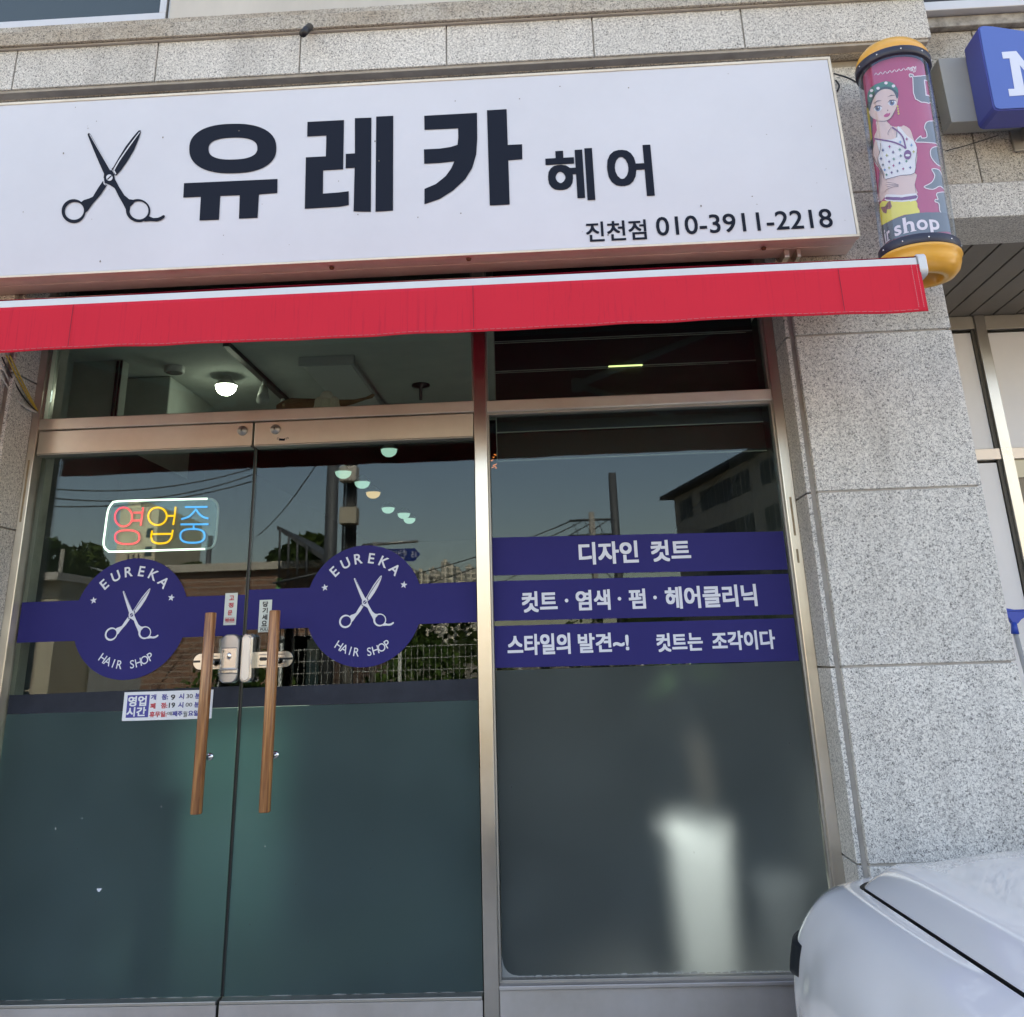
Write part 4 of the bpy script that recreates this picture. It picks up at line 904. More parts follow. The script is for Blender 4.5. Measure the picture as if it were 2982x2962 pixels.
# ornament along the top
for i in range(9):
    x = 235+i*30; y = 375-i*5.2; cline(g, smooth([(x-16, y+8), (x-6, y-8), (x+6, y+6), (x+16, y-6)], 3), 1.6, 2, PINKL)
for k in range(5): cline(g, smooth([(420+k*14, 350), (440+k*12, 335-k*3), (455+k*8, 356), (470, 340+k*6)], 3), 1.4, 2, PINKL)
g.build('fashion_drawing', None, pr_)
# lettering: vertical word at the right, band with lower-case words at the foot
g = MB()
zb0, zb1 = .024, .118
AR = lambda d: R(d)*RI
cpoly(g, [(262, 1385), (330, 1340), (420, 1305), (520, 1288), (600, 1286), (700, 1300), (725, 1330), (742, 1420), (600, 1420), (450, 1432), (330, 1470), (285, 1500)], 6, SLATE)
e0, e1 = cyl(262, 1440), cyl(700, 1360)
wrap(g, [(AR(-178), .024), (e0[0]+.003, .024), (e0[0]+.003, .115), (AR(-178), .115)], [(0, 1, 2, 3)], 5, SLATE)
g.build('print_band', SLATE, pr_)
g = MB()
xa = cyl(290, 1440)[0]; xb = cyl(690, 1350)[0]; tz = cyl(500, 1370)[1]
# slab-serif style: regular glyphs, emboldened, with short feet
def foot(x, w_, z): wrap(g, [(x-w_, z), (x+w_, z), (x+w_, z+.0035), (x-w_, z+.0035)], [(0, 1, 2, 3)], 8, PINKL)
z0 = .042
L1 = [('i', xa, xa+.010, z0, z0+.050), ('r', xa+.018, xa+.036, z0, z0+.036), ('s', xa+.056, xa+.082, z0, z0+.037), ('h', xa+.090, xa+.124, z0, z0+.056), ('o', xa+.131, xa+.165, z0, z0+.038), ('p', xa+.171, xa+.205, z0-.016, z0+.037), ('a', xa-.040, xa-.012, z0, z0+.037), ('h', xa-.085, xa-.05, z0, z0+.056)]
for ch, a, b_, c, d in L1:
    ctext(g, ch, xa+(a-xa)*1.24, xa+(b_-xa)*1.24, z0+(c-z0)*1.12, z0+(d-z0)*1.12, 8, PINKL, .022)
for q_ in (.005, .022, .096, .119): foot(xa+q_*1.24, .011, z0)
foot(xa+.177*1.24, .011, z0-.018)
GL = [[(446, 376), (472, 380), (480, 392), (606, 398), (606, 556), (486, 540), (468, 402), (450, 396)],
      [(486, 820), (520, 782), (526, 796), (560, 790), (556, 752), (545, 728), (556, 695), (590, 684), (650, 700), (665, 832), (600, 828), (540, 824)],
      [(588, 868), (622, 852), (670, 858), (690, 905), (690, 975), (640, 978), (600, 940), (584, 905)],
      [(592, 1000), (640, 1006), (668, 1060), (700, 1128), (690, 1152), (648, 1112), (600, 1134), (542, 1118), (592, 1088), (612, 1042)],
      [(626, 1158), (705, 1166), (722, 1296), (650, 1284), (640, 1228), (614, 1214), (618, 1198), (634, 1200)]]
for pl_ in GL:
    pl_ = smooth(pl_, 3, True); cpoly(g, pl_, 3, SLATEL); cline(g, pl_+[pl_[0]], 2.8, 4, PINKL)
cpoly(g, [(540, 412), (582, 416), (590, 526), (552, 518)], 4, PINKL); cpoly(g, [(547, 420), (577, 423), (584, 517), (558, 511)], 5, BG)
cpoly(g, [(612, 730), (650, 735), (655, 790), (620, 785)], 4, PINKL); cpoly(g, [(640, 890), (672, 895), (676, 950), (645, 945)], 4, PINKL)
g.build('lettering', PINKL, pr_)

# ================================================================== BLUE PROJECTING SIGN AND ITS METAL BOX
MBX = thing('metal_box', 'grey sheet metal box on the wall between barber pole and blue sign', 'metal box', (2.1, 0, 3.7))
g = MB(); g.box(1.806, 2.9, -.10, -.001, 3.703, 4.033); bx_ = g.build('box_body', pbr('grey painted sheet metal', (.33, .33, .31), .5, .3, var=.05, vscale=3), MBX, bevel=.003)
g = MB()
for z in (3.73, 3.87, 4.0):
    g.lathe([(0, .003), (.004, .0)], n=8, mat=SILV, M=Matrix.Translation((1.806, -.05-.03*(z > 3.8), z)) @ Matrix.Rotation(R(-90), 4, 'Y'))
g.build('screw', SILV, MBX)
g = MB(); g.box(2.14, 2.165, -.16, -.0, 3.64, 3.70); g.box(2.10, 2.20, -.006, 0.01, 3.60, 3.705); g.build('bracket', ALU, MBX, bevel=.003)
BS = thing('blue_sign', 'blue rounded light box sign with a white slab letter right of the barber pole', 'sign', (2.2, -.25, 3.66))
BLU = pbr('blue sign acrylic', (.060, .13, .45), .3, coat=.3); BLUS = pbr('blue sign side', (.05, .07, .34), .35)
def Y25(x, y, Y=-.25): return at(2650+x*.2606, y*.2606, Y)
out = [(760, 330), (772, 300), (810, 288), (900, 292), (1274, 348), (2100, 470), (2180, 520), (2330, 1140), (2300, 1170), (1274, 1225), (990, 1240), (945, 1225), (925, 1190), (800, 560)]
op = [Y25(*p) for p in out]; bk = [Vector((p.x, -.10-.001, p.z)) for p in op]
g = MB(); n = len(op); g.add([(p.x, -.25, p.z) for p in op]+[tuple(p) for p in bk], [tuple(range(n)), tuple(range(n, 2*n))[::-1]]+[(i, n+i, n+(i+1) % n, (i+1) % n) for i in range(n)]); g.build('side_wall', BLUS, BS, bevel=.004)
cx_ = sum(p.x for p in op)/n; cz_ = sum(p.z for p in op)/n
g = MB(); g.poly([(cx_+(p.x-cx_)*.975, cz_+(p.z-cz_)*.975) for p in op], -.256, th=.005); g.build('sign_face', BLU, BS, bevel=.002)
g = MB()
g.poly([(p.x, p.z) for p in [Y25(*q, -.2575) for q in [(1025, 582), (1187, 570), (1300, 715), (1420, 560), (1580, 548), (1590, 620), (1530, 628), (1590, 960), (1660, 955), (1670, 1035), (1460, 1045), (1450, 975), (1500, 968), (1440, 700), (1330, 850), (1226, 725), (1278, 985), (1330, 982), (1340, 1058), (1112, 1075), (1098, 995), (1168, 992), (1112, 652), (1040, 655)]]], -.2575, th=.001)
g.build('letter', pbr('pale blue white letter', (.62, .68, .82), .4), BS)

# ================================================================== NEIGHBOUR SHOP FRONT
NF = thing('neighbour_shopfront', 'stainless framed shop front with white panels set back behind the right granite pillar', 'shop front', (3.0, 1.33, 0))
NY_ = 1.31
g = MB(); g.box(2.390, 2.449, NY_-.012, NY_+.06, .0, 3.288, STEEL); g.build('mullion', STEEL, NF, bevel=.003)
g = MB(); g.box(1.592, 2.390, NY_, NY_+.06, 3.212, 3.288, ALU); g.box(2.449, 5.9, NY_, NY_+.06, 3.205, 3.288, ALU); g.build('top_rail', ALU, NF, bevel=.003)
g = MB(); g.box(1.60, 2.390, NY_, NY_+.06, 2.474, 2.534, STEELH); g.box(2.449, 5.9, NY_, NY_+.06, 2.474, 2.534, STEELH); g.build('middle_rail', STEELH, NF, bevel=.003)
g = MB(); g.box(1.60, 2.368, NY_+.02, NY_+.04, 2.536, 3.195, WHITEPT); g.build('panel', WHITEPT, NF, bevel=.002)
g = MB(); g.box(1.60, 2.366, NY_+.02, NY_+.04, .8, 2.460, WHITEPT); g.box(2.2, 2.26, NY_+.015, NY_+.02, 1.69, 1.70, SEAL); g.build('panel', WHITEPT, NF, bevel=.002)
g = MB(); g.box(2.451, 5.9, NY_+.02, NY_+.04, 2.536, 3.190, WHITEPT); g.build('panel', WHITEPT, NF, bevel=.002)
g = MB(); g.box(2.451, 3.2, NY_+.02, NY_+.04, 2.375, 2.473, pbr('dull gold strip', (.45, .42, .33), .4, .6)); g.build('panel', None, NF, bevel=.002)
g = MB(); g.box(2.451, 5.9, NY_+.03, NY_+.04, .3, 2.374); g.build('pane', DARKGL, NF)
g = MB(); g.box(2.370, 2.389, NY_+.01, NY_+.05, .8, 3.21); g.build('glazing_bead', pbr('dark bead', (.10, .09, .075), .5), NF)
g = MB(); g.box(1.60, 2.39, NY_, NY_+.06, 0, .8); g.build('plinth', STEELH, NF)
# squeegee leaning on the panel
SQ = thing('window_squeegee', 'blue headed squeegee on a white pole leaning behind the right granite pillar', 'squeegee', (2.2, 1.2, .0))
def r5(x, y, Y=1.2): return at(2650+x*.6776, 800+y*.6774, Y)
g = MB(); hp_ = [r5(400, 1432), (r5(500, 1450)), r5(500, 1468), r5(476, 1482), r5(462, 1500), r5(440, 1503), r5(425, 1478), r5(405, 1470)]
g.poly([(p.x, p.z) for p in hp_], 1.19, BLUEP, th=.03); g.box(r5(400, 1438).x, r5(500, 1438).x, 1.186, 1.224, r5(450, 1448).z, r5(450, 1440).z, BLUEP); g.build('head', BLUEP, SQ, bevel=.003)
g = MB(); a, b_ = r5(446, 1495), r5(452, 1545); g.tube([a, b_], .022, BLUEP, 12, rs=[.013, .019]); g.build('socket', BLUEP, SQ)
g = MB(); c_ = r5(452, 1540); e_ = Vector((c_.x+.03, 1.0, .1)); g.tube([c_, e_], .012, WHITEP, 12); g.build('pole', WHITEP, SQ)

# ================================================================== THINGS AT THE LEFT AND ABOVE
WB = thing('cable_bundle', 'loose white, yellow and black cables hanging below the awning at the left jamb', 'cables', at(60, 1150, -.1))
for i, (m_, pts) in enumerate([(pbr('white cable', (.6, .6, .58), .5), [(0, 1052), (20, 1095), (45, 1150), (80, 1185), (108, 1200)]), (pbr('white cable', (.6, .6, .58), .5), [(-8, 1070), (15, 1115), (50, 1165), (85, 1192), (108, 1202)]), (pbr('yellow cable', (.55, .38, .06), .5), [(18, 1035), (48, 1095), (78, 1150), (108, 1198)]), (pbr('yellow cable', (.55, .38, .06), .5), [(28, 1035), (55, 1090), (82, 1145), (109, 1196)]), (BLACK, [(5, 1040), (40, 1110), (75, 1165), (108, 1200)])]):
    ys = np.linspace(-.24, .0, len(pts)); g = MB(); P = [tuple(at(*p, y)) for p, y in zip(pts, ys)]; g.tube(smooth(P, 4), .0032, m_, 8); g.build('cable', m_, WB)
DP = thing('drain_stub', 'short black pipe stub sticking out of the band course joint above the sign', 'pipe', at(900, 85, -.34))
a, b_ = at(882, 98, -.41), at(908, 72, -.30)
g = MB(); g.tube([a, a.lerp(b_, .75)], .017, BLACK, 16); g.tube([a.lerp(b_, .7), b_+Vector((0, .02, 0))], .014, SEAL, 12); g.build('pipe', None, DP)
SC_ = thing('sign_cable', 'thin black cable sagging between sign end and barber pole', 'cable', (1.3, -.25, 3.75))
g = MB(); P = [at(*q2(1255, 262), -.25), at(*q2(1300, 275), -.27), at(*q2(1335, 292), -.30)]; g.tube(smooth([tuple(p) for p in P], 5), .004, BLACK, 8); P = [at(*q2(1262, 285), -.2), at(*q2(1275, 305), -.2), at(*q2(1268, 325), -.2)]; g.tube(smooth([tuple(p) for p in P], 5), .004, BLACK, 8); g.build('cable', BLACK, SC_)
SW = thing('wall_wire', 'thin dark wire running down the wall under the grey metal box', 'wire', (1.9, -.0, 3.55))
g = MB(); g.tube([at(2752, 440, -.006), at(2810, 425, -.006), at(2905, 395, -.006)], .0022, BLACK, 6); g.build('wire', BLACK, SW)

# ================================================================== INSIDE THE SHOP
LAMPW = emit('lit bulb', (.86, 1, .95), 5.0); LAMPC = emit('warm lit bulb', (1, .72, .40), .16); LAMPG = emit('greenish lit lamp', (.42, .80, .78), .17)
BODYW = pbr('white lamp body', (.45, .47, .45), .5)
def ceiling_lamp(x, y, z, mat, lab, r=.045, spot=False):
    o = thing('spot_lamp' if spot else 'ceiling_lamp', lab, 'lamp', (x, y, z))
    g = MB(); g.lathe([(r*1.05, .0), (r, -.018), (r*.8, -.034), (r*.45, -.046), (0, -.050)], c=(x, y, z), n=24, mat=mat); g.build('bulb', mat, o)
    g = MB(); g.lathe([(r*1.15, .002), (r*1.15, .006), (r*.7, .03), (r*.45, .045), (.014, .052)], c=(x, y, z), n=24, mat=BODYW)
    g.tube([(x, y, z+.045), (x, y, 2.999)], .010 if not spot else .022, BODYW, 10); g.build('lamp_body', BODYW, o)
    return o
ceiling_lamp(-1.70, .9, 2.945, LAMPW, 'bright round bulb of the track spotlight seen through the left transom', .050, True)
g_ = 'ceiling lamps deep in the shop'
for i, (x, y, m_, lab) in enumerate([(-1.127, 2.54, LAMPG, 'nearest lit lamp, under the right door rail'), (-1.605, 3.26, LAMPG, 'large pale lamp just right of the dark utility pole reflection'), (-1.553, 3.72, LAMPG, 'greenish lamp below the large pale one'), (-1.56, 4.22, LAMPC, 'small warm yellow lamp'), (-1.587, 5.1, LAMPG, 'tilted pale lamp left of the lowest pair'), (-1.50, 5.49, LAMPG, 'greenish lamp, upper one of the lowest pair'), (-1.50, 5.85, LAMPG, 'palest lamp, lowest of the row')]):
    o = ceiling_lamp(x, y, 2.93, m_, lab+', in the ceiling row', .058 if i else .052); o['group'] = g_
TRK = thing('lamp_track', 'thin lamp track with two unlit spotlights on the white ceiling', 'lamp track', (-1.51, 1.2, 2.97))
g = MB(); g.box(-1.53, -1.50, .35, 2.4, 2.975, 2.999); g.build('rail', pbr('dark track', (.05, .05, .05), .5), TRK)
for y in (.95, 1.3):
    g = MB(); g.tube([(-1.515, y, 2.975), (-1.515, y, 2.93)], .012, BODYW, 10); g.tube([(-1.515, y, 2.94), (-1.50, y-.05, 2.86)], .03, BODYW, 14, rs=[.022, .034]); g.build('spotlight', BODYW, TRK)
CL = thing('ceiling_panel_light', 'flat white rectangular ceiling light, switched off, behind the transom', 'ceiling light', (-1.1, 1.1, 2.96))
g = MB(); g.box(-1.236, -.977, .64, 1.85, 2.962, 2.985, BODYW); g.box(-1.226, -.987, .65, 1.84, 2.955, 2.962, pbr('opal diffuser', (.60, .63, .60), .3)); g.box(-1.246, -.967, .63, .645, 2.95, 2.999, BODYW); g.build('housing', BODYW, CL, bevel=.002)
g = MB(); CD = thing('ceiling_hook', 'small dark round ceiling rose at the right end of the transom', 'ceiling rose', (-.716, 1.21, 2.99)); g.lathe([(.05, -.002), (.05, -.012), (.01, -.022), (.008, -.09), (0, -.09)], c=(-.716, 1.21, 3.0), n=20, mat=BLACK); g.build('rose', BLACK, CD)
CBX = thing('ceiling_bulkhead', 'pale boxed bulkhead hanging from the ceiling at the left of the shop', 'bulkhead', (-2.2, .9, 2.6))
g = MB(); g.box(-2.347, -1.98, .85, 1.5, 2.78, 2.999, WALLG); g.build('box', WALLG, CBX, bevel=.006)
PIP = thing('wall_duct', 'pair of thin dark vertical pipes on the pale wall inside the left transom', 'pipes', (-2.2, .6, 2.5))
g = MB(); g.box(-2.347, -2.10, .55, .62, 2.68, 2.999, WALLG); g.tube([(-2.12, .54, 2.68), (-2.12, .54, 2.99)], .006, BLACK, 8); g.tube([(-2.10, .54, 2.68), (-2.10, .54, 2.99)], .006, BLACK, 8); g.build('pipe', BLACK, PIP)
# dried fish with a skein of thread on the lintel
FS = thing('dried_fish', 'dried pollack lying on the lintel behind the left transom glass', 'dried fish', (-.97, .08, 2.566))
FM = pbr('dried fish skin', (.20, .13, .075), .6, var=.4, vscale=30, stretch=(1, 4, 6), bump=.4, bscale=60)
P = [(-1.175, 2.596, .010), (-1.150, 2.600, .022), (-1.110, 2.604, .030), (-1.06, 2.602, .028), (-.98, 2.598, .026), (-.90, 2.600, .018), (-.84, 2.606, .010), (-.79, 2.618, .006), (-.762, 2.628, .010), (-.752, 2.632, .003)]
g = MB(); v = []; f = []; n = 14
for x, z, r_ in P: v += [(x, .082+r_*.55*math.cos(2*PI*j/n), z+r_*math.sin(2*PI*j/n)) for j in range(n)]
for i in range(len(P)-1): f += [(i*n+j, i*n+(j+1) % n, (i+1)*n+(j+1) % n, (i+1)*n+j) for j in range(n)]
f += [tuple(range(n)), tuple(range((len(P)-1)*n, len(P)*n))[::-1]]; g.add(v, f, FM, True); g.build('body', FM, FS)
g = MB(); g.lathe([(0, .003), (.006, .002), (.008, 0)], n=12, mat=pbr('fish eye', (.35, .30, .2), .3), M=Matrix.Translation((-1.140, .070, 2.603)) @ Matrix.Rotation(R(90), 4, 'X')); g.build('eye', None, FS)
g = MB(); g.poly([(-1.09, 2.590), (-1.06, 2.572), (-1.02, 2.575), (-1.05, 2.592)], .066, FM, th=.003); g.build('fin', FM, FS)
SK = thing('thread_skein', 'white skein of cotton thread tied round the dried fish on the lintel', 'thread', (-.96, .075, 2.566))
THR = pbr('cotton thread', (.62, .62, .56), .9, var=.15, vscale=40, stretch=(6, 6, 1), bump=.5, bscale=150)
def blob(mb, c, rx, ry, rz, mat, n=16, pinch=0):
    rows = []
    for i in range(9):
        a = PI*i/8; rows.append([(c[0]+rx*math.sin(a)*math.cos(2*PI*j/n)*(1-pinch*math.cos(a)), c[1]+ry*math.sin(a)*math.sin(2*PI*j/n), c[2]+rz*math.cos(a)) for j in range(n+1)])
    mb.grid(rows, mat)
g = MB(); blob(g, (-.985, .078, 2.600), .036, .014, .036, THR, pinch=.25); blob(g, (-.930, .079, 2.600), .034, .014, .035, THR, pinch=.25); blob(g, (-.958, .074, 2.636), .028, .013, .022, THR); blob(g, (-.958, .072, 2.604), .020, .011, .034, THR); g.build('skein', THR, SK)
# dark blind boards standing in for the canopy reflected in the right transom
BL = thing('board_blind', 'black boards with thin light edges, added for the canopy reflected in the right transom', 'blind', (.3, .14, 2.3))
for i, (z0, z1) in enumerate([(3.000, 3.3), (2.858, 2.990), (2.722, 2.850), (2.585, 2.715), (2.452, 2.578), (2.330, 2.446)]):
    g = MB(); g.box(-.236, .885, .120, .135, z0, z1, DARKF); g.box(-.236, .885, .117, .1195, z0-.0005, z0+.0035, SEAL); g.build('board', DARKF, BL)
g = MB(); g.tube([(-.236, .118, 2.33), (-.236, .118, 3.2)], .002, SEAL, 6); g.build('cord', SEAL, BL)
for i, (x0, x1, z) in enumerate([(.255, .400, 2.7195), (.240, .372, 2.5850)]):
    o = thing('strip_lamp', ['thin lit green white strip between two dark boards of the right transom', 'thin lit strip resting on the right lintel'][i], 'strip lamp', (x0, .11, z)); g = MB(); g.box(x0, x1, .108, .116, z, z+(.005 if i == 0 else .003)); g.build('tube', emit('lit strip %d' % i, (.75, 1, .45) if i == 0 else (1, 1, .85), .35), o)  # bright lines made as thin glowing strips
# orange filament letters at the left edge of the window
ON = thing('filament_lights', 'tangle of tiny orange lights at the left edge of the side window', 'string lights', (-.25, .2, 2.3)); g = MB()
OR = emit('orange filament', (1, .28, .08), .28)
for k in range(5):
    pts = [at(1428+random.uniform(0, 22), 1325+k*9+random.uniform(-4, 4), .2) for _ in range(4)]; g.tube(pts, .0014, OR, 5)
for k in range(5): p = at(1662+k*4, 1270-k*.3, .5); g.tube([p+Vector((0, 0, -.004)), p+Vector((0, 0, .005))], .002, OR, 5)
g.build('filament', OR, ON)
# tall white planter with a money tree, a second pot and a chair behind the film
POTW = pbr('white glazed pot', (.78, .80, .80), .4)
PT = thing('white_planter', 'tall white tapered planter standing behind the frosted side window', 'planter', (.50, .36, .345))
def planter(cx, cy, z0, z1, r0, r1, mat, par, nm='pot'):
    g = MB(); v = []; f = []; P0 = rrect(-r0, r0, -r0, r0, r0*.35, 4); P1_ = rrect(-r1, r1, -r1, r1, r1*.35, 4); P2 = rrect(-r1*.88, r1*.88, -r1*.88, r1*.88, r1*.3, 4); n = len(P0)
    v = [(cx+a, cy+b_, z0) for a, b_ in P0]+[(cx+a, cy+b_, z1) for a, b_ in P1_]+[(cx+a, cy+b_, z1) for a, b_ in P2]+[(cx+a, cy+b_, z1-.04) for a, b_ in P2]
    for k in range(3): f += [(k*n+i, k*n+(i+1) % n, (k+1)*n+(i+1) % n, (k+1)*n+i) for i in range(n)]
    f += [tuple(range(n))[::-1], tuple(range(3*n, 4*n))]; g.add(v, f, mat, False); return g.build(nm, mat, par)
_a, _b, _c, _d = at(1925, 2438, .50), at(2152, 2438, .50), at(1985, 2835, .54), at(2135, 2835, .54)
planter((_a.x+_b.x)/2, .66, .345, _a.z, (_b.x-_a.x)/2*.74, (_b.x-_a.x)/2*.85, POTW, PT)
TRK_ = pbr('plant trunk', (.05, .038, .028), .8, var=.3, vscale=20); LFM = leafmat('house plant leaf', (.02, .045, .016), (.045, .085, .03), 6)
PLT = thing('potted_tree', 'leafy house plant with a thick trunk growing out of the tall white planter', 'plant', (.5, .30, .94))
g = MB(); g.tube(smooth([(.58, .66, .93), (.565, .66, 1.12), (.53, .66, 1.28), (.50, .62, 1.42)], 4), .03, TRK_, 12); g.build('trunk', TRK_, PLT)
g = MB()
for k in range(16):
    a = random.uniform(0, 2*PI); b0 = Vector((.50, .50, 1.46)); L_ = random.uniform(.14, .30); el = random.uniform(-.3, .9); d = Vector((math.cos(a)*math.cos(el), math.sin(a)*math.cos(el)*.5, math.sin(el))); e_ = b0+d*L_; wv_ = d.cross(Vector((0, 1, 0))).normalized()*L_*.24
    m1 = b0.lerp(e_, .55)+Vector((0, 0, .02)); g.add([b0, m1+wv_, e_+Vector((0, 0, -.05)), m1-wv_], [(0, 1, 2, 3)], LFM)
c0 = at(1830, 2055, .34)
for sx in (-1, 1): g.add([c0+Vector((-.01, 0, .07)), c0+Vector((.028, 0, .01)), c0+Vector((-.005, 0, -.07)), c0+Vector((-.035, 0, 0))], [(0, 1, 2, 3)], pbr('bright leaf', (.10, .16, .065), .5))
g.build('leaves', LFM, PLT)
DLP = thing('clip_lamp', 'added lamp hidden behind the violet banners to brighten the white planter', 'lamp', (.56, .10, 1.90))
g = MB(); M = Matrix.Translation((.56, .10, 1.90)) @ (-Vector((.15, .40, -.95))).to_track_quat('Z', 'Y').to_matrix().to_4x4(); g.lathe([(.012, .03), (.020, 0), (.020, -.012)], n=16, mat=BODYW, M=M); g.lathe([(.018, -.008), (0, -.008)], n=16, mat=LAMPG, M=M); g.build('lamp_body', BODYW, DLP)
sl = bpy.data.lights.new('clip_lamp_light', 'SPOT'); sl.energy = 165; sl.spot_size = R(58); sl.spot_blend = .9; sl.shadow_soft_size = .03; sl.color = (.95, .93, 1)  # added unseen spot, brightens the planter through the film
slo = bpy.data.objects.new('clip_lamp_light', sl); C.objects.link(slo); slo.parent = DLP; slo.location = (.0, .02, -.03); slo.rotation_euler = (-(Vector((.03, .42, -1.45)))).to_track_quat('Z', 'Y').to_euler()
CBN = thing('white_cabinet', 'added pale cabinet lit to glow teal through the frosted film of the left door', 'cabinet', (-1.6, 1.6, .345))
g = MB(); g.box(-1.95, -1.40, 1.3, 1.7, .345, 1.32, pbr('pale teal cabinet', (.35, .50, .50), .6)); g.build('body', None, CBN, bevel=.01)  # box added for the teal glow in the film
g = MB(); g.box(-1.97, -1.38, 1.28, 1.72, 1.3205, 1.345, BODYW); g.build('top', BODYW, CBN)
DL2 = thing('downlight', 'added spot lamp lighting the pale cabinet for the teal glow', 'lamp', (-1.6, .9, 2.95))
g = MB(); g.lathe([(.05, 0), (.05, -.03), (.04, -.032)], c=(-1.9, .7, 2.999), n=20, mat=BODYW); g.build('lamp_body', BODYW, DL2)
sl = bpy.data.lights.new('downlight_light', 'SPOT'); sl.energy = 75; sl.spot_size = R(50); sl.spot_blend = .8; sl.shadow_soft_size = .05; sl.color = (.80, 1, .98)  # added spot that makes the cabinet glow behind the door film
slo = bpy.data.objects.new('downlight_light', sl); C.objects.link(slo); slo.parent = DL2; slo.location = (-.3, -.2, -.02); slo.rotation_euler = (Vector((-1.9, .7, 2.9))-Vector((-1.6, 1.3, .8))).to_track_quat('Z', 'Y').to_euler()
P2_ = thing('small_planter', 'low white pot beside the tall planter behind the frosted glass', 'planter', (.80, .3, .345)); planter(.84, .62, .345, .66, .08, .10, pbr('grey white pot', (.16, .17, .18), .6), P2_)
CH = thing('stool', 'dark stool and coat stand shape behind the frosted left door', 'stool', (-1.75, .4, .345))
DK = pbr('dark furniture', (.02, .02, .03), .6)
g = MB(); g.box(-2.02, -1.62, .30, .62, 1.02, 1.07); g.build('seat', DK, CH, bevel=.01)
for x, y in ((-1.98, .34), (-1.66, .34), (-1.98, .58), (-1.66, .58)):
    g = MB(); g.tube([(x, y, .345), (x*.98-.036, y, 1.02)], .03, DK, 10); g.build('leg', DK, CH)
CT = thing('hanging_coat', 'dark coat shape hanging behind the frosted left door film', 'coat', (-1.95, .3, 1.0)); g = MB(); blob(g, (-1.98, .32, .85), .12, .05, .42, pbr('dark coat cloth', (.02, .025, .05), .9)); g.build('cloth', None, CT)

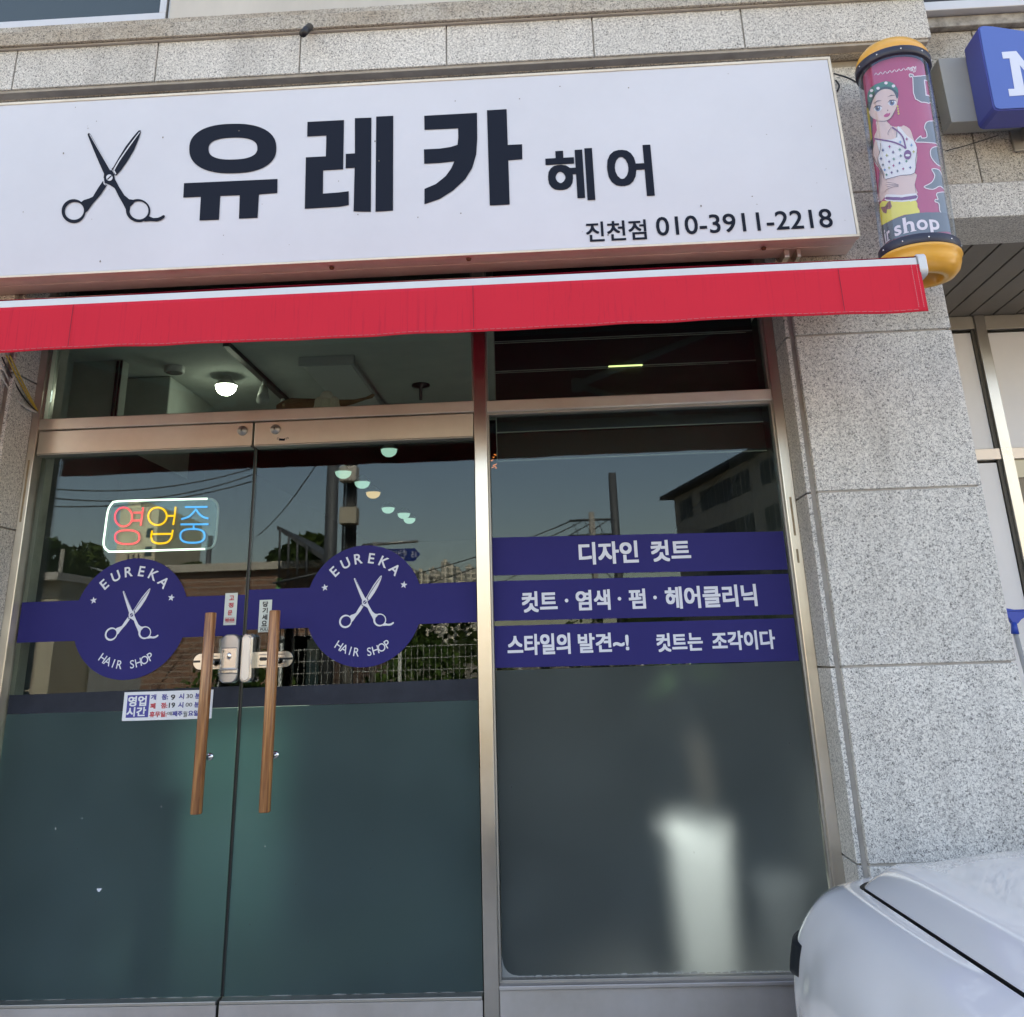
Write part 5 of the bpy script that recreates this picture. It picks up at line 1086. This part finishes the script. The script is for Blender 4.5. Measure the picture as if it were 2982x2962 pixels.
# ================================================================== CARS
def car(paint):
    "front at +y; x across, origin on the ground under the middle of the car"
    CX_ = 1.52
    K = thing('parked_car', '', 'car', (CX_, -2.45, 0))
    #        z    side  front  corner
    rowsd = [(.22, .66, -.47, .30), (.42, .615, -.395, .34), (.60, .600, -.375, .36), (.70, .606, -.395, .34), (.775, .622, -.425, .32), (.835, .650, -.470, .30), (.885, .695, -.525, .27), (.905, .755, -.575, .23), (.905, .800, -.610, .20)]
    nr = len(rowsd)
    def plan(k, s):
        z, xs_, yf, rc = rowsd[k]
        # s: 0 front centre, 1 corner start, 2 corner end, then metres to the rear
        if s < 1: return (CX_+(xs_+rc-CX_)*s, yf+.02*(1-s)**2*0, z, 0)
        if s < 2:
            a = (s-1)*PI/2; e = 1.15; return (xs_+rc-rc*math.sin(a)**e, yf-rc+rc*math.cos(a)**e, z, rc*(1-math.cos(a)))
        d = (s-2)*1.0; return (xs_, yf-rc-d, z, rc+d)
    def pt(k, s):
        x, y, z, d = plan(k, s); back = max(0, -(y+.60))
        f_ = k/(nr-1)
        z = z+(.075*f_**2)*min(1, back/1.3)+.0*f_
        x = x-(.050*f_**3)*min(1, back/1.3)*1.0
        # swelling round the front wheel arch
        dy, dz = y+1.28, z-.30; rr = math.hypot(dy, dz)
        if s >= 1.35 and rr < .62: x -= .012*(lambda q: q*q*(3-2*q))(min(1, (.62-rr)/.11))*min(1, max(0, (y+2.2)/.3))
        return Vector((x, y, z))
    def surf(u, s):
        k = int(min(nr-2, math.floor(u))); t = u-k
        p0, p1, p2, p3 = [pt(min(nr-1, max(0, k+i)), s) for i in (-1, 0, 1, 2)]
        return .5*((2*p1)+(-p0+p2)*t+(2*p0-5*p1+4*p2-p3)*t*t+(-p0+3*p1-3*p2+p3)*t**3)
    def mir(v): return (2*CX_-v[0], v[1], v[2])
    us = np.linspace(0, nr-1, 56); ss = list(np.linspace(0, 1, 10))[:-1]+list(np.linspace(1, 2, 26))[:-1]+list(np.linspace(2, 3.1, 45))[:-1]+list(np.linspace(3.1, 5.9, 40))
    P = [[surf(u, s) for s in ss] for u in us]
    v = [p for row in P for p in row]; f = []; nb = len(ss)
    for i in range(len(us)-1):
        for j in range(nb-1):
            c = (P[i][j]+P[i+1][j+1])*.5
            if ss[j] > 1.5 and (math.hypot(c.y+1.28, c.z-.33) < .385 or math.hypot(c.y+3.9, c.z-.33) < .385): continue
            f.append((i*nb+j, i*nb+j+1, (i+1)*nb+j+1, (i+1)*nb+j))
    for i_, p in enumerate(v):
        if ss[i_ % nb] > 1.5:
            for wy in (-1.28, -3.9):
                r_ = math.hypot(p.y-wy, p.z-.33)
                if abs(r_-.385) < .0145: v[i_] = Vector((p.x, wy+(p.y-wy)*.385/r_, .33+(p.z-.33)*.385/r_))
    g = MB(); g.add(v, f, paint, True); g.add([mir(p) for p in v], [q[::-1] for q in f], paint, True)
    # tail closes the rear
    g.box(.66, 2*CX_-.66, -4.60, -4.45, .30, .98, paint)
    g.build('body', paint, K)
    # hood
    hs = [s for s in ss if True]; edge = [pt(nr-1, s) for s in ss if s <= 4.0]
    eg = [(p.x+.013 if s > 1 else p.x, p.y-(.013 if s < 1.6 else 0), p.z) for p, s in zip(edge, ss)]
    rows = []
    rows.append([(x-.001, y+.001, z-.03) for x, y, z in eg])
    for t in [0, .02, .05, .09, .14, .2, .28, .38, .5, .65, .82, 1]:
        r_ = []
        for (x, y, z) in eg:
            back = max(0, -(y+.60)); tt = t
            X = x+(CX_-x)*tt; Y = y-(0 if back > .4 else .14*tt*(1-tt)*0)
            d = max(0, -.60-y)
            ins = .030*(1-math.exp(-tt*(CX_-x)/.035))+.085*(1-(1-tt)**2)+.018*math.exp(-((tt*(CX_-x)-.10)/.05)**2)
            Z = z+ins*(1-math.exp(-(d+.01)/.12))
            r_.append((X, Y, Z))
        rows.append(r_)
    # make the front edge of the hood straight rows: shift inner rows back towards the cowl
    g = MB(); g.grid(rows[1:], paint); g.grid([[mir(p) for p in r_][::-1] for r_ in rows[1:]], paint); g.build('hood', paint, K)
    g = MB(); g.grid(rows[:2], BLACK); g.grid([[mir(p) for p in r_][::-1] for r_ in rows[:2]], BLACK); g.build('hood_seal', BLACK, K)  # hood flange coloured black for the shade inside the gap
    g = MB(); g.grid([[(x+(.012 if s > 1 else 0), y-(.012 if s < 1.6 else 0), z-.020) for (x, y, z), s in zip(eg, ss)], [(p.x-.012, p.y+(.012 if s < 1.6 else 0), p.z-.020) for p, s in zip(edge, ss)]], BLACK); g.build('hood_gap', BLACK, K)
    # headlamps: dark patch wrapping the corner
    HL = pbr('smoked headlamp lens', (.018, .021, .025), .35, 0, spec=.12)
    for sgn in (0, 1):
        rows = []
        for a in np.linspace(0, 1, 14):
            r_ = []
            for b2 in np.linspace(0, 1, 22):
                s = .62+b2*1.42; ub = 2.05+1.0*max(0, (s-1.25)/.79); u = ub+a*(4.05-ub)
                p = surf(min(u, nr-1.01), s); e = .001 if (a in (0, 1) or b2 in (0, 1)) else .012
                nrm = Vector((-(math.sin((s-1)*PI/2)) if s > 1 else 0, math.cos((s-1)*PI/2) if s > 1 else 1, .25)).normalized(); p = p+nrm*e
                r_.append(p if not sgn else Vector(mir(p)))
            rows.append(r_ if not sgn else r_[::-1])
        g = MB(); g.grid(rows, HL); hl = g.build('headlight', HL, K)
    # bumper seam
    g = MB(); pts = [surf(u, 1.86-.10*(u-.5)/3) for u in np.linspace(.6, 3.1, 18)]
    for sg in (0, 1):
        q = [p+Vector((-.0016, .001, 0)) for p in pts]; g.tube([mir(p) if sg else p for p in q], .0022, pbr('panel gap', (.16, .17, .19), .6) if not g.mats else g.mats[0], 6)
    g.build('bumper_seam', None, K)
    # grille and fog lamp
    g = MB()
    for k in range(5): g.box(CX_-.42, CX_+.42, -.385, -.360, .50+k*.05, .53+k*.05, BLACK)
    g.build('grille', BLACK, K)
    # cabin
    low = [(.80, -2.45, 1.02), (2*CX_-.80, -2.45, 1.02), (2*CX_-.74, -4.42, 1.0), (.74, -4.42, 1.0)]
    up = [(.93, -3.05, 1.58), (2*CX_-.93, -3.05, 1.58), (2*CX_-.95, -4.15, 1.56), (.95, -4.15, 1.56)]
    CG = pbr('dark car glass', (.008, .009, .011), .04, 0, spec=.7)
    g = MB(); g.add(low+up, [(0, 1, 5, 4), (1, 2, 6, 5), (2, 3, 7, 6), (3, 0, 4, 7)], CG); g.build('windows', CG, K)
    g = MB(); g.box(.93, 2*CX_-.93, -4.17, -3.03, 1.555, 1.60, paint); g.build('roof', paint, K, bevel=.02)
    g = MB()
    for a, b2 in zip(low, up): g.tube([a, b2], .028, paint, 8)
    for sx in (0, 1):
        a = Vector((.765, -3.50, 1.0)); b2 = Vector((.935, -3.52, 1.57)); g.tube([mir(a) if sx else a, mir(b2) if sx else b2], .022, paint, 8)
    g.build('pillars', paint, K)
    g = MB(); g.grid([[(.64, -2.42, .97), (CX_, -2.4, 1.0), (2*CX_-.64, -2.42, .97)], [(.62, -4.5, .97), (CX_, -4.5, .99), (2*CX_-.62, -4.5, .97)]], paint); g.build('shoulder', paint, K)
    for wx in (.66, 2*CX_-.66):
        for wy in (-1.28, -3.90):
            g = MB(); M = Matrix.Translation((wx+(.09 if wx < CX_ else -.09), wy, .33)) @ Matrix.Rotation(R(90), 4, 'Y'); g.lathe([(.22, -.10), (.31, -.10), (.33, -.07), (.33, .07), (.31, .10), (.22, .10)], n=36, mat=TYRE, M=M); wl = g.build('wheel', TYRE, K)
            g = MB(); g.lathe([(.0, -.05), (.06, -.06), (.20, -.08), (.22, -.10), (.22, .10), (.20, .08), (0, .05)], n=24, mat=SILVL, M=M, smooth=False); g.build('rim', SILVL, wl)
    for sx in (0, 1):
        a = Vector((.60, -2.80, 1.04)); g = MB(); c0 = mir(a) if sx else a; d = 1 if sx else -1; g.box(min(c0[0], c0[0]+d*.2), max(c0[0], c0[0]+d*.2), c0[1]-.06, c0[1]+.04, c0[2], c0[2]+.14, paint); g.build('side_mirror', paint, K, bevel=.03)
    for sx in (0, 1):
        a = .68 if not sx else 2*CX_-.68-.3; g = MB(); g.box(a, a+.3, -4.62, -4.59, .75, .92); g.build('tail_light', pbr('tail light red', (.3, .01, .01), .2), K)
    return K
CAR = car(CARP); CAR.location.x -= .012; CAR.location.z += .014; CAR['label'] = 'white car parked nose to the wall in the lower right corner'
# a second car stands in the street and shows only in the door glass
CAR2 = copy_tree(CAR); CAR2['label'] = 'white car across the street mirrored dark in the lower left door glass'
CAR2.rotation_euler = (0, 0, R(-90)); p = atm(560, 1880, -6.3); CAR2.location = (p.x-2.45+1.95-.25, -6.6, .004)
CAR2.scale = (1, 1, 1.06)

# ================================================================== ACROSS THE STREET (seen mirrored in the glass)
def boxm(mb, x0, x1, y0, y1, z0, z1, mat=None): return mb.box(min(x0, x1), max(x0, x1), min(y0, y1), max(y0, y1), z0, z1, mat)
BRK = brickmat('brown brick', (.31, .16, .10), (.21, .11, .075), (.34, .26, .21), 2.6)
YB = -17.0
xa = atm(440, 1660, YB).x; xb = atm(962, 1660, YB).x; zt = atm(720, 1662, YB).z
BB = thing('brick_house', 'low brown brick house with pale coping across the street, mirrored in the doors', 'house', ((xa+xb)/2, YB, 0))
g = MB(); g.box(xa, xb, YB-7, YB, 0, zt, BRK); g.build('wall', BRK, BB)
g = MB(); g.box(xa-.12, xb+.12, YB-7.1, YB+.12, zt, zt+.17, pbr('pale coping', (.52, .47, .39), .8, var=.1)); g.build('coping', None, BB, bevel=.01)
for px_ in (846, 912, 700):
    p = atm(px_, 1860, YB); g = MB(); g.box(p.x-.45, p.x+.45, YB+.003, YB+.05, 1.0, 2.15, WHITEP); fr = g.build('window', WHITEP, BB, bevel=.01); g = MB(); g.box(p.x-.38, p.x+.38, YB+.051, YB+.06, 1.07, 2.08); g.build('pane', DARKGL, fr)
# low cream house to the left with tin roof
p0, p1 = atm(98, 1700, -22), atm(275, 1700, -22); z_ = atm(150, 1692, -22).z
CH_ = thing('cream_house', 'low cream house with a flat roof, mirrored at the left edge of the left door', 'house', (p0.x, -22, 0))
g = MB(); boxm(g, p0.x-2, p0.x+ (p1.x-p0.x)*.45, -28, -22, 0, z_, pbr('cream plaster', (.50, .44, .33), .9, var=.1)); g.build('wall', None, CH_)
g = MB(); boxm(g, p0.x-2.2, p0.x+(p1.x-p0.x)*.5, -28.2, -21.6, z_, z_+.2, PAVE); g.build('roof', PAVE, CH_)
g = MB(); boxm(g, p0.x+(p1.x-p0.x)*.5, p1.x+1.5, -27, -24, 0, z_-.4, pbr('grey shed wall', (.2, .2, .2), .8)); g.add([(p0.x+(p1.x-p0.x)*.45, -23.4, z_+.5), (p1.x+1.8, -23.4, z_-.5), (p1.x+1.8, -27.2, z_-.5), (p0.x+(p1.x-p0.x)*.45, -27.2, z_+.5)], [(0, 1, 2, 3)], SEAL); g.build('shed', None, CH_)
# cream tower with grey numbers
YT = -120; p0, p1 = atm(352, 1480, YT), atm(464, 1480, YT); zt = atm(410, 1478, YT).z
TW = thing('cream_tower_block', 'tall cream apartment end wall mirrored behind the neon sign', 'building', (p0.x, YT, 0))
CRM = pbr('cream render', (.60, .52, .38), .9, var=.05)
g = MB(); boxm(g, p0.x, p1.x, YT-16, YT, 0, zt, CRM); boxm(g, p0.x-1.4, p0.x-.02, YT-12, YT-3, 0, zt-3, CRM); g.build('wall', CRM, TW)
g = MB(); boxm(g, p0.x, p0.x+1.8, YT-14, YT-2, zt, zt+1.4, CRM); g.build('roof_hut', CRM, TW)
g = MB()
for k in range(6): boxm(g, p1.x-1.4, p1.x-.5, YT+.02, YT+.08, zt-4-k*2.4, zt-2.8-k*2.4)
g.build('window', DARKGL, TW)
g = MB(); xm = (p0.x+p1.x)/2; text(g, 'LH', xm-1.0, xm+.6, zt-7.6, zt-6.2, YT+.12, INK, .03, flipx=True); text(g, '202', xm-1.1, xm+1.0, zt-10.4, zt-8.9, YT+.12, INK, .03, flipx=True); g.build('lettering', INK, TW)
# apartment towers on the skyline
def winmat(name, wall, win, sx, sz):
    m, nt = newmat(name); L = nt.links.new
    b = N(nt, 'ShaderNodeBsdfPrincipled'); o = N(nt, 'ShaderNodeOutputMaterial'); L(b.outputs[0], o.inputs[0]); b.inputs['Roughness'].default_value = .8
    tc = N(nt, 'ShaderNodeTexCoord'); sp = N(nt, 'ShaderNodeSeparateXYZ'); cb = N(nt, 'ShaderNodeCombineXYZ'); L(tc.outputs['Object'], sp.inputs[0]); ad = N(nt, 'ShaderNodeMath', operation='ADD'); L(sp.outputs[0], ad.inputs[0]); L(sp.outputs[1], ad.inputs[1]); L(ad.outputs[0], cb.inputs[0]); L(sp.outputs[2], cb.inputs[1])
    bk_ = N(nt, 'ShaderNodeTexBrick'); bk_.offset = 0; bk_.inputs['Scale'].default_value = 1; bk_.inputs['Color1'].default_value = (*win, 1); bk_.inputs['Color2'].default_value = (*[c*1.3 for c in win], 1); bk_.inputs['Mortar'].default_value = (*wall, 1); bk_.inputs['Mortar Size'].default_value = .38; bk_.inputs['Brick Width'].default_value = sx; bk_.inputs['Row Height'].default_value = sz
    L(cb.outputs[0], bk_.inputs[0]); L(bk_.outputs[0], b.inputs['Base Color']); return m
APT = winmat('apartment facade', (.80, .73, .60), (.28, .26, .22), 3.4, 2.9)
labs = ['leftmost tower of the distant apartment skyline mirrored in the right door', 'second tower from the left of the mirrored apartment skyline', 'third tower from the left of the mirrored skyline', 'tallest tower of the mirrored skyline', 'second tower from the right of the mirrored skyline', 'rightmost tower of the mirrored skyline by the mullion']
for i, (x0, x1, yt, Y) in enumerate([(1175, 1208, 1650, -500), (1212, 1248, 1662, -520), (1250, 1280, 1655, -560), (1284, 1318, 1634, -480), (1322, 1352, 1656, -540), (1356, 1386, 1648, -520)]):
    a, b_ = atm(x0, yt, Y), atm(x1, yt, Y); o = thing('apartment_tower', labs[i], 'building', (a.x, Y, 0)); o['group'] = 'apartment towers on the skyline'
    g = MB(); boxm(g, a.x, a.x+(b_.x-a.x)*.55, Y-14, Y, 0, a.z, APT); boxm(g, a.x+(b_.x-a.x)*.57, b_.x, Y-18, Y-3, 0, a.z-1.6, APT); g.build('wall', APT, o)
    g = MB(); boxm(g, a.x+1, a.x+(b_.x-a.x)*.35, Y-10, Y-4, a.z, a.z+1.3, CRM); g.build('roof_hut', CRM, o)
# office building with hipped roof, running away from the shop at the right
OB = thing('office_building', 'beige two storey office building with dark roof and window bands mirrored in the side window', 'building', (10, -30, 0))
H = 16.0; e1 = atmz(1962, 1444, H); e2 = atmz(2235, 1300, H); d = (e2-e1); d.z = 0; Ld = d.length; d.normalize(); nrm = Vector((d.y, -d.x, 0))
if nrm.x > 0: nrm = -nrm
ext = e1+d*(Ld+16); W_ = -nrm*18
BEI = pbr('beige office render', (.30, .29, .26), .9, var=.08); ROOFD = pbr('dark roof tiles', (.035, .04, .05), .7)
g = MB(); a, b_, c, e = e1, ext, ext+W_, e1+W_
def prism(mb, pts, z0, z1, mat): 
    n = len(pts); mb.add([(p.x, p.y, z0) for p in pts]+[(p.x, p.y, z1) for p in pts], [tuple(range(n))[::-1], tuple(range(n, 2*n))]+[(i, (i+1) % n, n+(i+1) % n, n+i) for i in range(n)], mat)
prism(g, [a, b_, c, e], 0, H-.25, BEI); g.build('wall', BEI, OB)
g = MB(); k = 1.1; A_, B_, C_, E_ = a-d*k+nrm*k, b_+d*k+nrm*k, c+d*k-nrm*k, e-d*k-nrm*k
r1_, r2_ = (a+e)/2+d*7, (b_+c)/2-d*7
g.add([(A_.x, A_.y, H-.25), (B_.x, B_.y, H-.25), (C_.x, C_.y, H-.25), (E_.x, E_.y, H-.25), (A_.x, A_.y, H+.05), (B_.x, B_.y, H+.05), (C_.x, C_.y, H+.05), (E_.x, E_.y, H+.05), (r1_.x, r1_.y, H+4.2), (r2_.x, r2_.y, H+4.2)], [(0, 1, 2, 3)[::-1], (0, 1, 5, 4), (1, 2, 6, 5), (2, 3, 7, 6), (3, 0, 4, 7), (4, 5, 9, 8), (5, 6, 9), (6, 7, 8, 9), (7, 4, 8)], ROOFD); g.build('roof', ROOFD, OB)
WG = pbr('office window glass', (.012, .016, .02), .5, spec=.2)
nw = int((Ld+14)/1.9)
for zr in (13.35, 9.9, 6.4):
    for i in range(nw):
        s0 = 1.5+i*1.9
        if i % 7 == 2: continue
        q = [a+d*s0+nrm*.03, a+d*(s0+1.62)+nrm*.03, a+d*(s0+1.62)-nrm*.1, a+d*s0-nrm*.1]; g = MB(); prism(g, q, zr, zr+1.75, WG)
        prism(g, [a+d*(s0+.78)+nrm*.06, a+d*(s0+.84)+nrm*.06, a+d*(s0+.84)+nrm*.031, a+d*(s0+.78)+nrm*.031], zr, zr+1.75, BEI); g.build('window', WG, OB)
# trees
BARK = pbr('tree bark', (.10, .075, .05), .9, var=.3)
def leafball(mb, c, r, n, sz, mat, sq=(1, 1, 1)):
    for _ in range(n):
        v = Vector(rng.normal(size=3)); v.normalize(); rr = r*rng.uniform(.35, 1.0)**.5; p = Vector(c)+Vector((v.x*sq[0], v.y*sq[1], v.z*sq[2]))*rr
        a = Vector(rng.normal(size=3)).normalized(); b_ = a.cross(Vector(rng.normal(size=3))).normalized(); s_ = sz*rng.uniform(.9, 1.9)
        mb.add([p+a*s_, p+b_*s_*.6, p-a*s_, p-b_*s_*.6], [(0, 1, 2, 3)], mat)
TL = [leafmat('pine foliage', (.018, .035, .014), (.05, .075, .025), .5), leafmat('broadleaf foliage', (.03, .055, .015), (.08, .11, .03), .5)]
def tree(px_, pyt, Y, w_px, lab, kind, n=4500):
    p = atm(px_, pyt, Y); base = Vector((p.x, Y, 0)); h = p.z; wm = w_px/2720*(abs(Y)+4)
    o = thing('tree', lab, 'tree', base); g = MB(); g.tube([base, base+Vector((.1, 0, h*.4)), base+Vector((-.05, .1, h*.8))], .12, BARK, 8, rs=[.2, .14, .05])
    g2 = MB()
    for k in range(9):
        a = rng.uniform(0, 2*PI); z = h*(.38+.055*k); L_ = wm*.5*(1.1-.07*k)*rng.uniform(.5, .9); e_ = base+Vector((math.cos(a)*L_, math.sin(a)*L_, z+L_*.35)); s0 = base+Vector((0, 0, z*.85)); g.tube([s0, e_], .04, BARK, 6, rs=[.06, .02])
        leafball(g2, e_, wm*.22*rng.uniform(.7, 1.1), n//9, .09*h/5, TL[kind], (1, 1, .75))
    leafball(g2, base+Vector((0, 0, h*.86)), h*.13, n//8, .09*h/5, TL[kind]); g.build('trunk', BARK, o); g2.build('crown', TL[kind], o); return o
tl = [('broad dark tree at the far left of the mirrored street', 145, 1562, -30, 150, 0), ('bushy tree left of the mirrored cream tower', 255, 1578, -34, 115, 1), ('round dark tree over the left end of the brick house', 560, 1632, -30, 60, 1), ('low tree behind the middle of the brick house roof', 640, 1640, -32, 60, 0), ('large dark tree behind the slanted panel frame', 830, 1585, -26, 160, 0), ('tall dark tree beside the mirrored utility poles', 905, 1548, -28, 150, 1), ('small tree right of the utility poles above the emblem', 985, 1620, -30, 90, 0)]
for lab, x, y, Y, wpx, k in tl: tree(x, y, Y, wpx, lab, k)
# hedges and weeds
def bushline(name, lab, x0, x1, Y, h, n, mat, sz=.07):
    g = MB()
    for i in range(n):
        x = rng.uniform(x0, x1); p = Vector((x, Y+rng.uniform(-.6, .6), rng.uniform(0, 1)**1.5*h*(.7+.3*math.sin(x*1.7)))); a = Vector(rng.normal(size=3)).normalized(); b_ = a.cross(Vector(rng.normal(size=3))).normalized(); s_ = sz*rng.uniform(.6, 1.4)
        g.add([p+a*s_, p+b_*s_*.6, p-a*s_, p-b_*s_*.6], [(0, 1, 2, 3)], mat)
    return tag(g.build(name, mat), lab, None, None, 'stuff')
bushline('weeds', 'green and brown weeds along the far side of the street', -14, 8, -11.2, 1.1, 9000, leafmat('weeds', (.04, .06, .015), (.16, .12, .05), 1.2))
bushline('climbing_plants', 'climbing plants on the brick house wall', xa, xb+3, -15.9, 2.0, 5000, leafmat('climber leaves', (.04, .08, .02), (.10, .16, .04), 1.5), .09)
bushline('far_shrubs', 'dark shrubs behind the fence', xb+1, 16, -20, 3.0, 7000, TL[1], .12)
# white mesh fence
YF = -12.5; x0, x1 = atm(820, 1880, YF).x, atm(1395, 1880, YF).x; zf = atm(1300, 1876, YF).z
FE = thing('mesh_fence', 'white wire mesh fence across the street mirrored in the right door', 'fence', (x0, YF, 0)); WF = pbr('white fence paint', (.66, .66, .62), .6)
k = x0
while k < x1+3:
    g = MB(); g.tube([(k, YF, 0), (k, YF, zf+.1)], .03, WF, 8); g.build('post', WF, FE); k += 2.0
g = MB()
for i in range(int((x1+3-x0)/.10)): g.tube([(x0+i*.10, YF+.03, .1), (x0+i*.10, YF+.03, zf)], .004, WF, 4, cap=False)
for i in range(10): g.tube([(x0, YF+.035, .12+i*(zf-.14)/9), (x1+3, YF+.035, .12+i*(zf-.14)/9)], .005, WF, 4, cap=False)
g.build('mesh_panel', WF, FE)
# utility poles and wires
CONC = pbr('weathered concrete pole', (.28, .26, .23), .9, var=.15); DKP = pbr('dark steel pole', (.06, .065, .07), .6)
def pole(px_, pyt, Y, r_, lab, mat, extra=None):
    p = atm(px_, pyt, Y); o = thing('utility_pole', lab, 'pole', (p.x, Y, 0)); g = MB(); g.tube([(p.x, Y, 0), (p.x, Y, p.z)], r_, mat, 14, rs=[r_*1.25, r_]); g.build('shaft', mat, o); return o, p
o1, t1 = pole(972, 1290, -13.2, .11, 'plain dark pole left of the pair mirrored in the right door', DKP)
o2, t2 = pole(1028, 1290, -13.9, .10, 'pole with boxes and bundled cables mirrored in the right door', CONC)
for (y0, y1, mt, dx) in ((1362, 1405, pbr('cream pole box', (.55, .50, .43), .6), .0), (1480, 1528, pbr('beige pole box', (.50, .44, .34), .6), .02)):
    a, b_ = atm(1028, y0, -13.7), atm(1028, y1, -13.7); g = MB(); g.box(t2.x-.16+dx, t2.x+.16+dx, -13.8, -13.5, b_.z, a.z); g.build('junction_box', mt, o2, bevel=.01)
g = MB()
for k in range(5): g.tube([(t2.x-.12+k*.06, -13.75+.03*(k % 2), 2.5), (t2.x-.10+k*.05, -13.75, t2.z)], .022, BLACK, 6)
g.build('cable_bundle', BLACK, o2)
o3, t3 = pole(1782, 1378, -20, .10, 'bare dark pole standing against the sky in the side window', DKP)
o4, t4 = pole(1722, 1492, -34, .12, 'distant pole with many wires left of the bare dark pole', CONC)
o5, t5 = pole(612, 1560, -26, .08, 'thin pole behind the brick house in the left door', DKP)
o6, t6 = pole(183, 1600, -28, .07, 'thin pale pole among the trees at far left', CONC)
g = MB()
for z in (.3, .9): g.tube([(t4.x-.9, -34, t4.z-z), (t4.x+.9, -34, t4.z-z)], .05, DKP, 6)
g.build('cross_arm', DKP, o4)
wires = thing('overhead_wires', 'thin sagging overhead wires mirrored across doors and window', 'wires', (0, -14, 8))
def wire(a, b_, sag, r_=.012):
    a, b_ = Vector(a), Vector(b_); g = MB(); g.tube([a.lerp(b_, t)-Vector((0, 0, sag*4*t*(1-t))) for t in np.linspace(0, 1, 20)], r_, BLACK, 5); g.build('wire', BLACK, wires)
for (xa_, ya_, xb_, yb_, sag) in ((60, 1412, 740, 1362, .25), (60, 1436, 740, 1380, .3), (60, 1470, 740, 1400, .2), (60, 1350, 500, 1330, .1)):
    a, b_ = atm(xa_, ya_, -12), atm(xb_, yb_, -14); wire(a, b_, sag)
a = atm(750, 1560, -20); wire(a, (t1.x, -13.2, atm(972, 1330, -13.2).z+.4), .2)
for k in range(4): wire((t4.x-.8+k*.5, -34, t4.z-.3), (t4.x-12+k, -30-k*2, t4.z-3.2-k*.3), .5, .02); wire((t4.x-.8+k*.5, -34, t4.z-.3), (t3.x+k*.2, -20, 3.2+k*.25), .3, .015)
wire(atmz(2225, 1290, 14), (t3.x+3.2, -24, 2.6), .2, .015); wire(atmz(2170, 1290, 14), (t3.x+2.0, -24, 2.2), .2, .015)

# slanted dark panel roof on a green post
SP = thing('slanted_panel_frame', 'dark slanted panel roof on thin posts mirrored left of the utility poles', 'panel frame', (atm(870, 1600, -16).x, -16, 0))
a, b_ = atm(806, 1530, -16), atm(955, 1625, -16)
g = MB(); g.add([(a.x, -16, a.z), (b_.x, -16, b_.z), (b_.x, -19, b_.z), (a.x, -19, a.z), (a.x, -16, a.z-.08), (b_.x, -16, b_.z-.12), (b_.x, -19, b_.z-.12), (a.x, -19, a.z-.08)], [(0, 1, 2, 3), (4, 5, 6, 7)[::-1], (0, 4, 5, 1), (1, 5, 6, 2), (2, 6, 7, 3), (3, 7, 4, 0)], DKP)
g.build('panel', DKP, SP)
g = MB()
for t in (.08, .25, .42, .6): p = Vector(a).lerp(b_, t); g.tube([(p.x, -15.95, p.z-.05), (p.x+.03, -15.95, a.z-1.25)], .025, DKP, 6)
g.tube([(a.x, -15.95, a.z-1.2), (b_.x, -15.95, a.z-1.0)], .03, DKP, 6); g.build('frame', DKP, SP)
g = MB(); g.tube([(a.x+.1, -16, 0), (a.x+.1, -16, a.z-1.1)], .05, pbr('green post', (.10, .28, .08), .6), 8); g.build('post', None, SP)
# blue street name sign
YS = -15; a, b_ = atm(1128, 1600, YS), atm(1208, 1634, YS); tip = atm(1224, 1617, YS)
RS = thing('street_sign', 'blue arrow shaped street name sign on an arm mirrored above the right emblem', 'street sign', (a.x, YS, 0))
g = MB(); zc = (a.z+b_.z)/2; g.add([(a.x, YS, b_.z), (b_.x, YS, b_.z), (tip.x, YS, zc), (b_.x, YS, a.z), (a.x, YS, a.z)]+[(a.x, YS+.03, b_.z), (b_.x, YS+.03, b_.z), (tip.x, YS+.03, zc), (b_.x, YS+.03, a.z), (a.x, YS+.03, a.z)], [(0, 1, 2, 3, 4), (5, 6, 7, 8, 9)[::-1]]+[(i, 5+i, 5+(i+1) % 5, (i+1) % 5) for i in range(5)], pbr('blue street sign', (.015, .04, .22), .4)); g.build('panel', None, RS)
g = MB(); hz = a.z-b_.z; text(g, '문화12길', a.x+.02, a.x+(b_.x-a.x)*.72, zc-.02*hz, zc+.40*hz, YS+.032, WHITEV, .0, flipx=True); text(g, 'Munhwa', a.x+.05, a.x+(b_.x-a.x)*.62, zc-.40*hz, zc-.12*hz, YS+.032, WHITEV, .0, flipx=True); text(g, '15', b_.x-.14*hz*2, b_.x+.12*hz, zc-.22*hz, zc+.22*hz, YS+.032, WHITEV, .0, flipx=True); g.build('lettering', WHITEV, RS)
g = MB(); g.tube([(t2.x, YS+.0, a.z+.10), (tip.x-.05, YS, a.z+.14)], .03, ALU, 8); g.tube([(t2.x+.25, YS, 0), (t2.x+.25, YS, a.z+.16)], .045, ALU, 10); g.build('arm', ALU, RS)
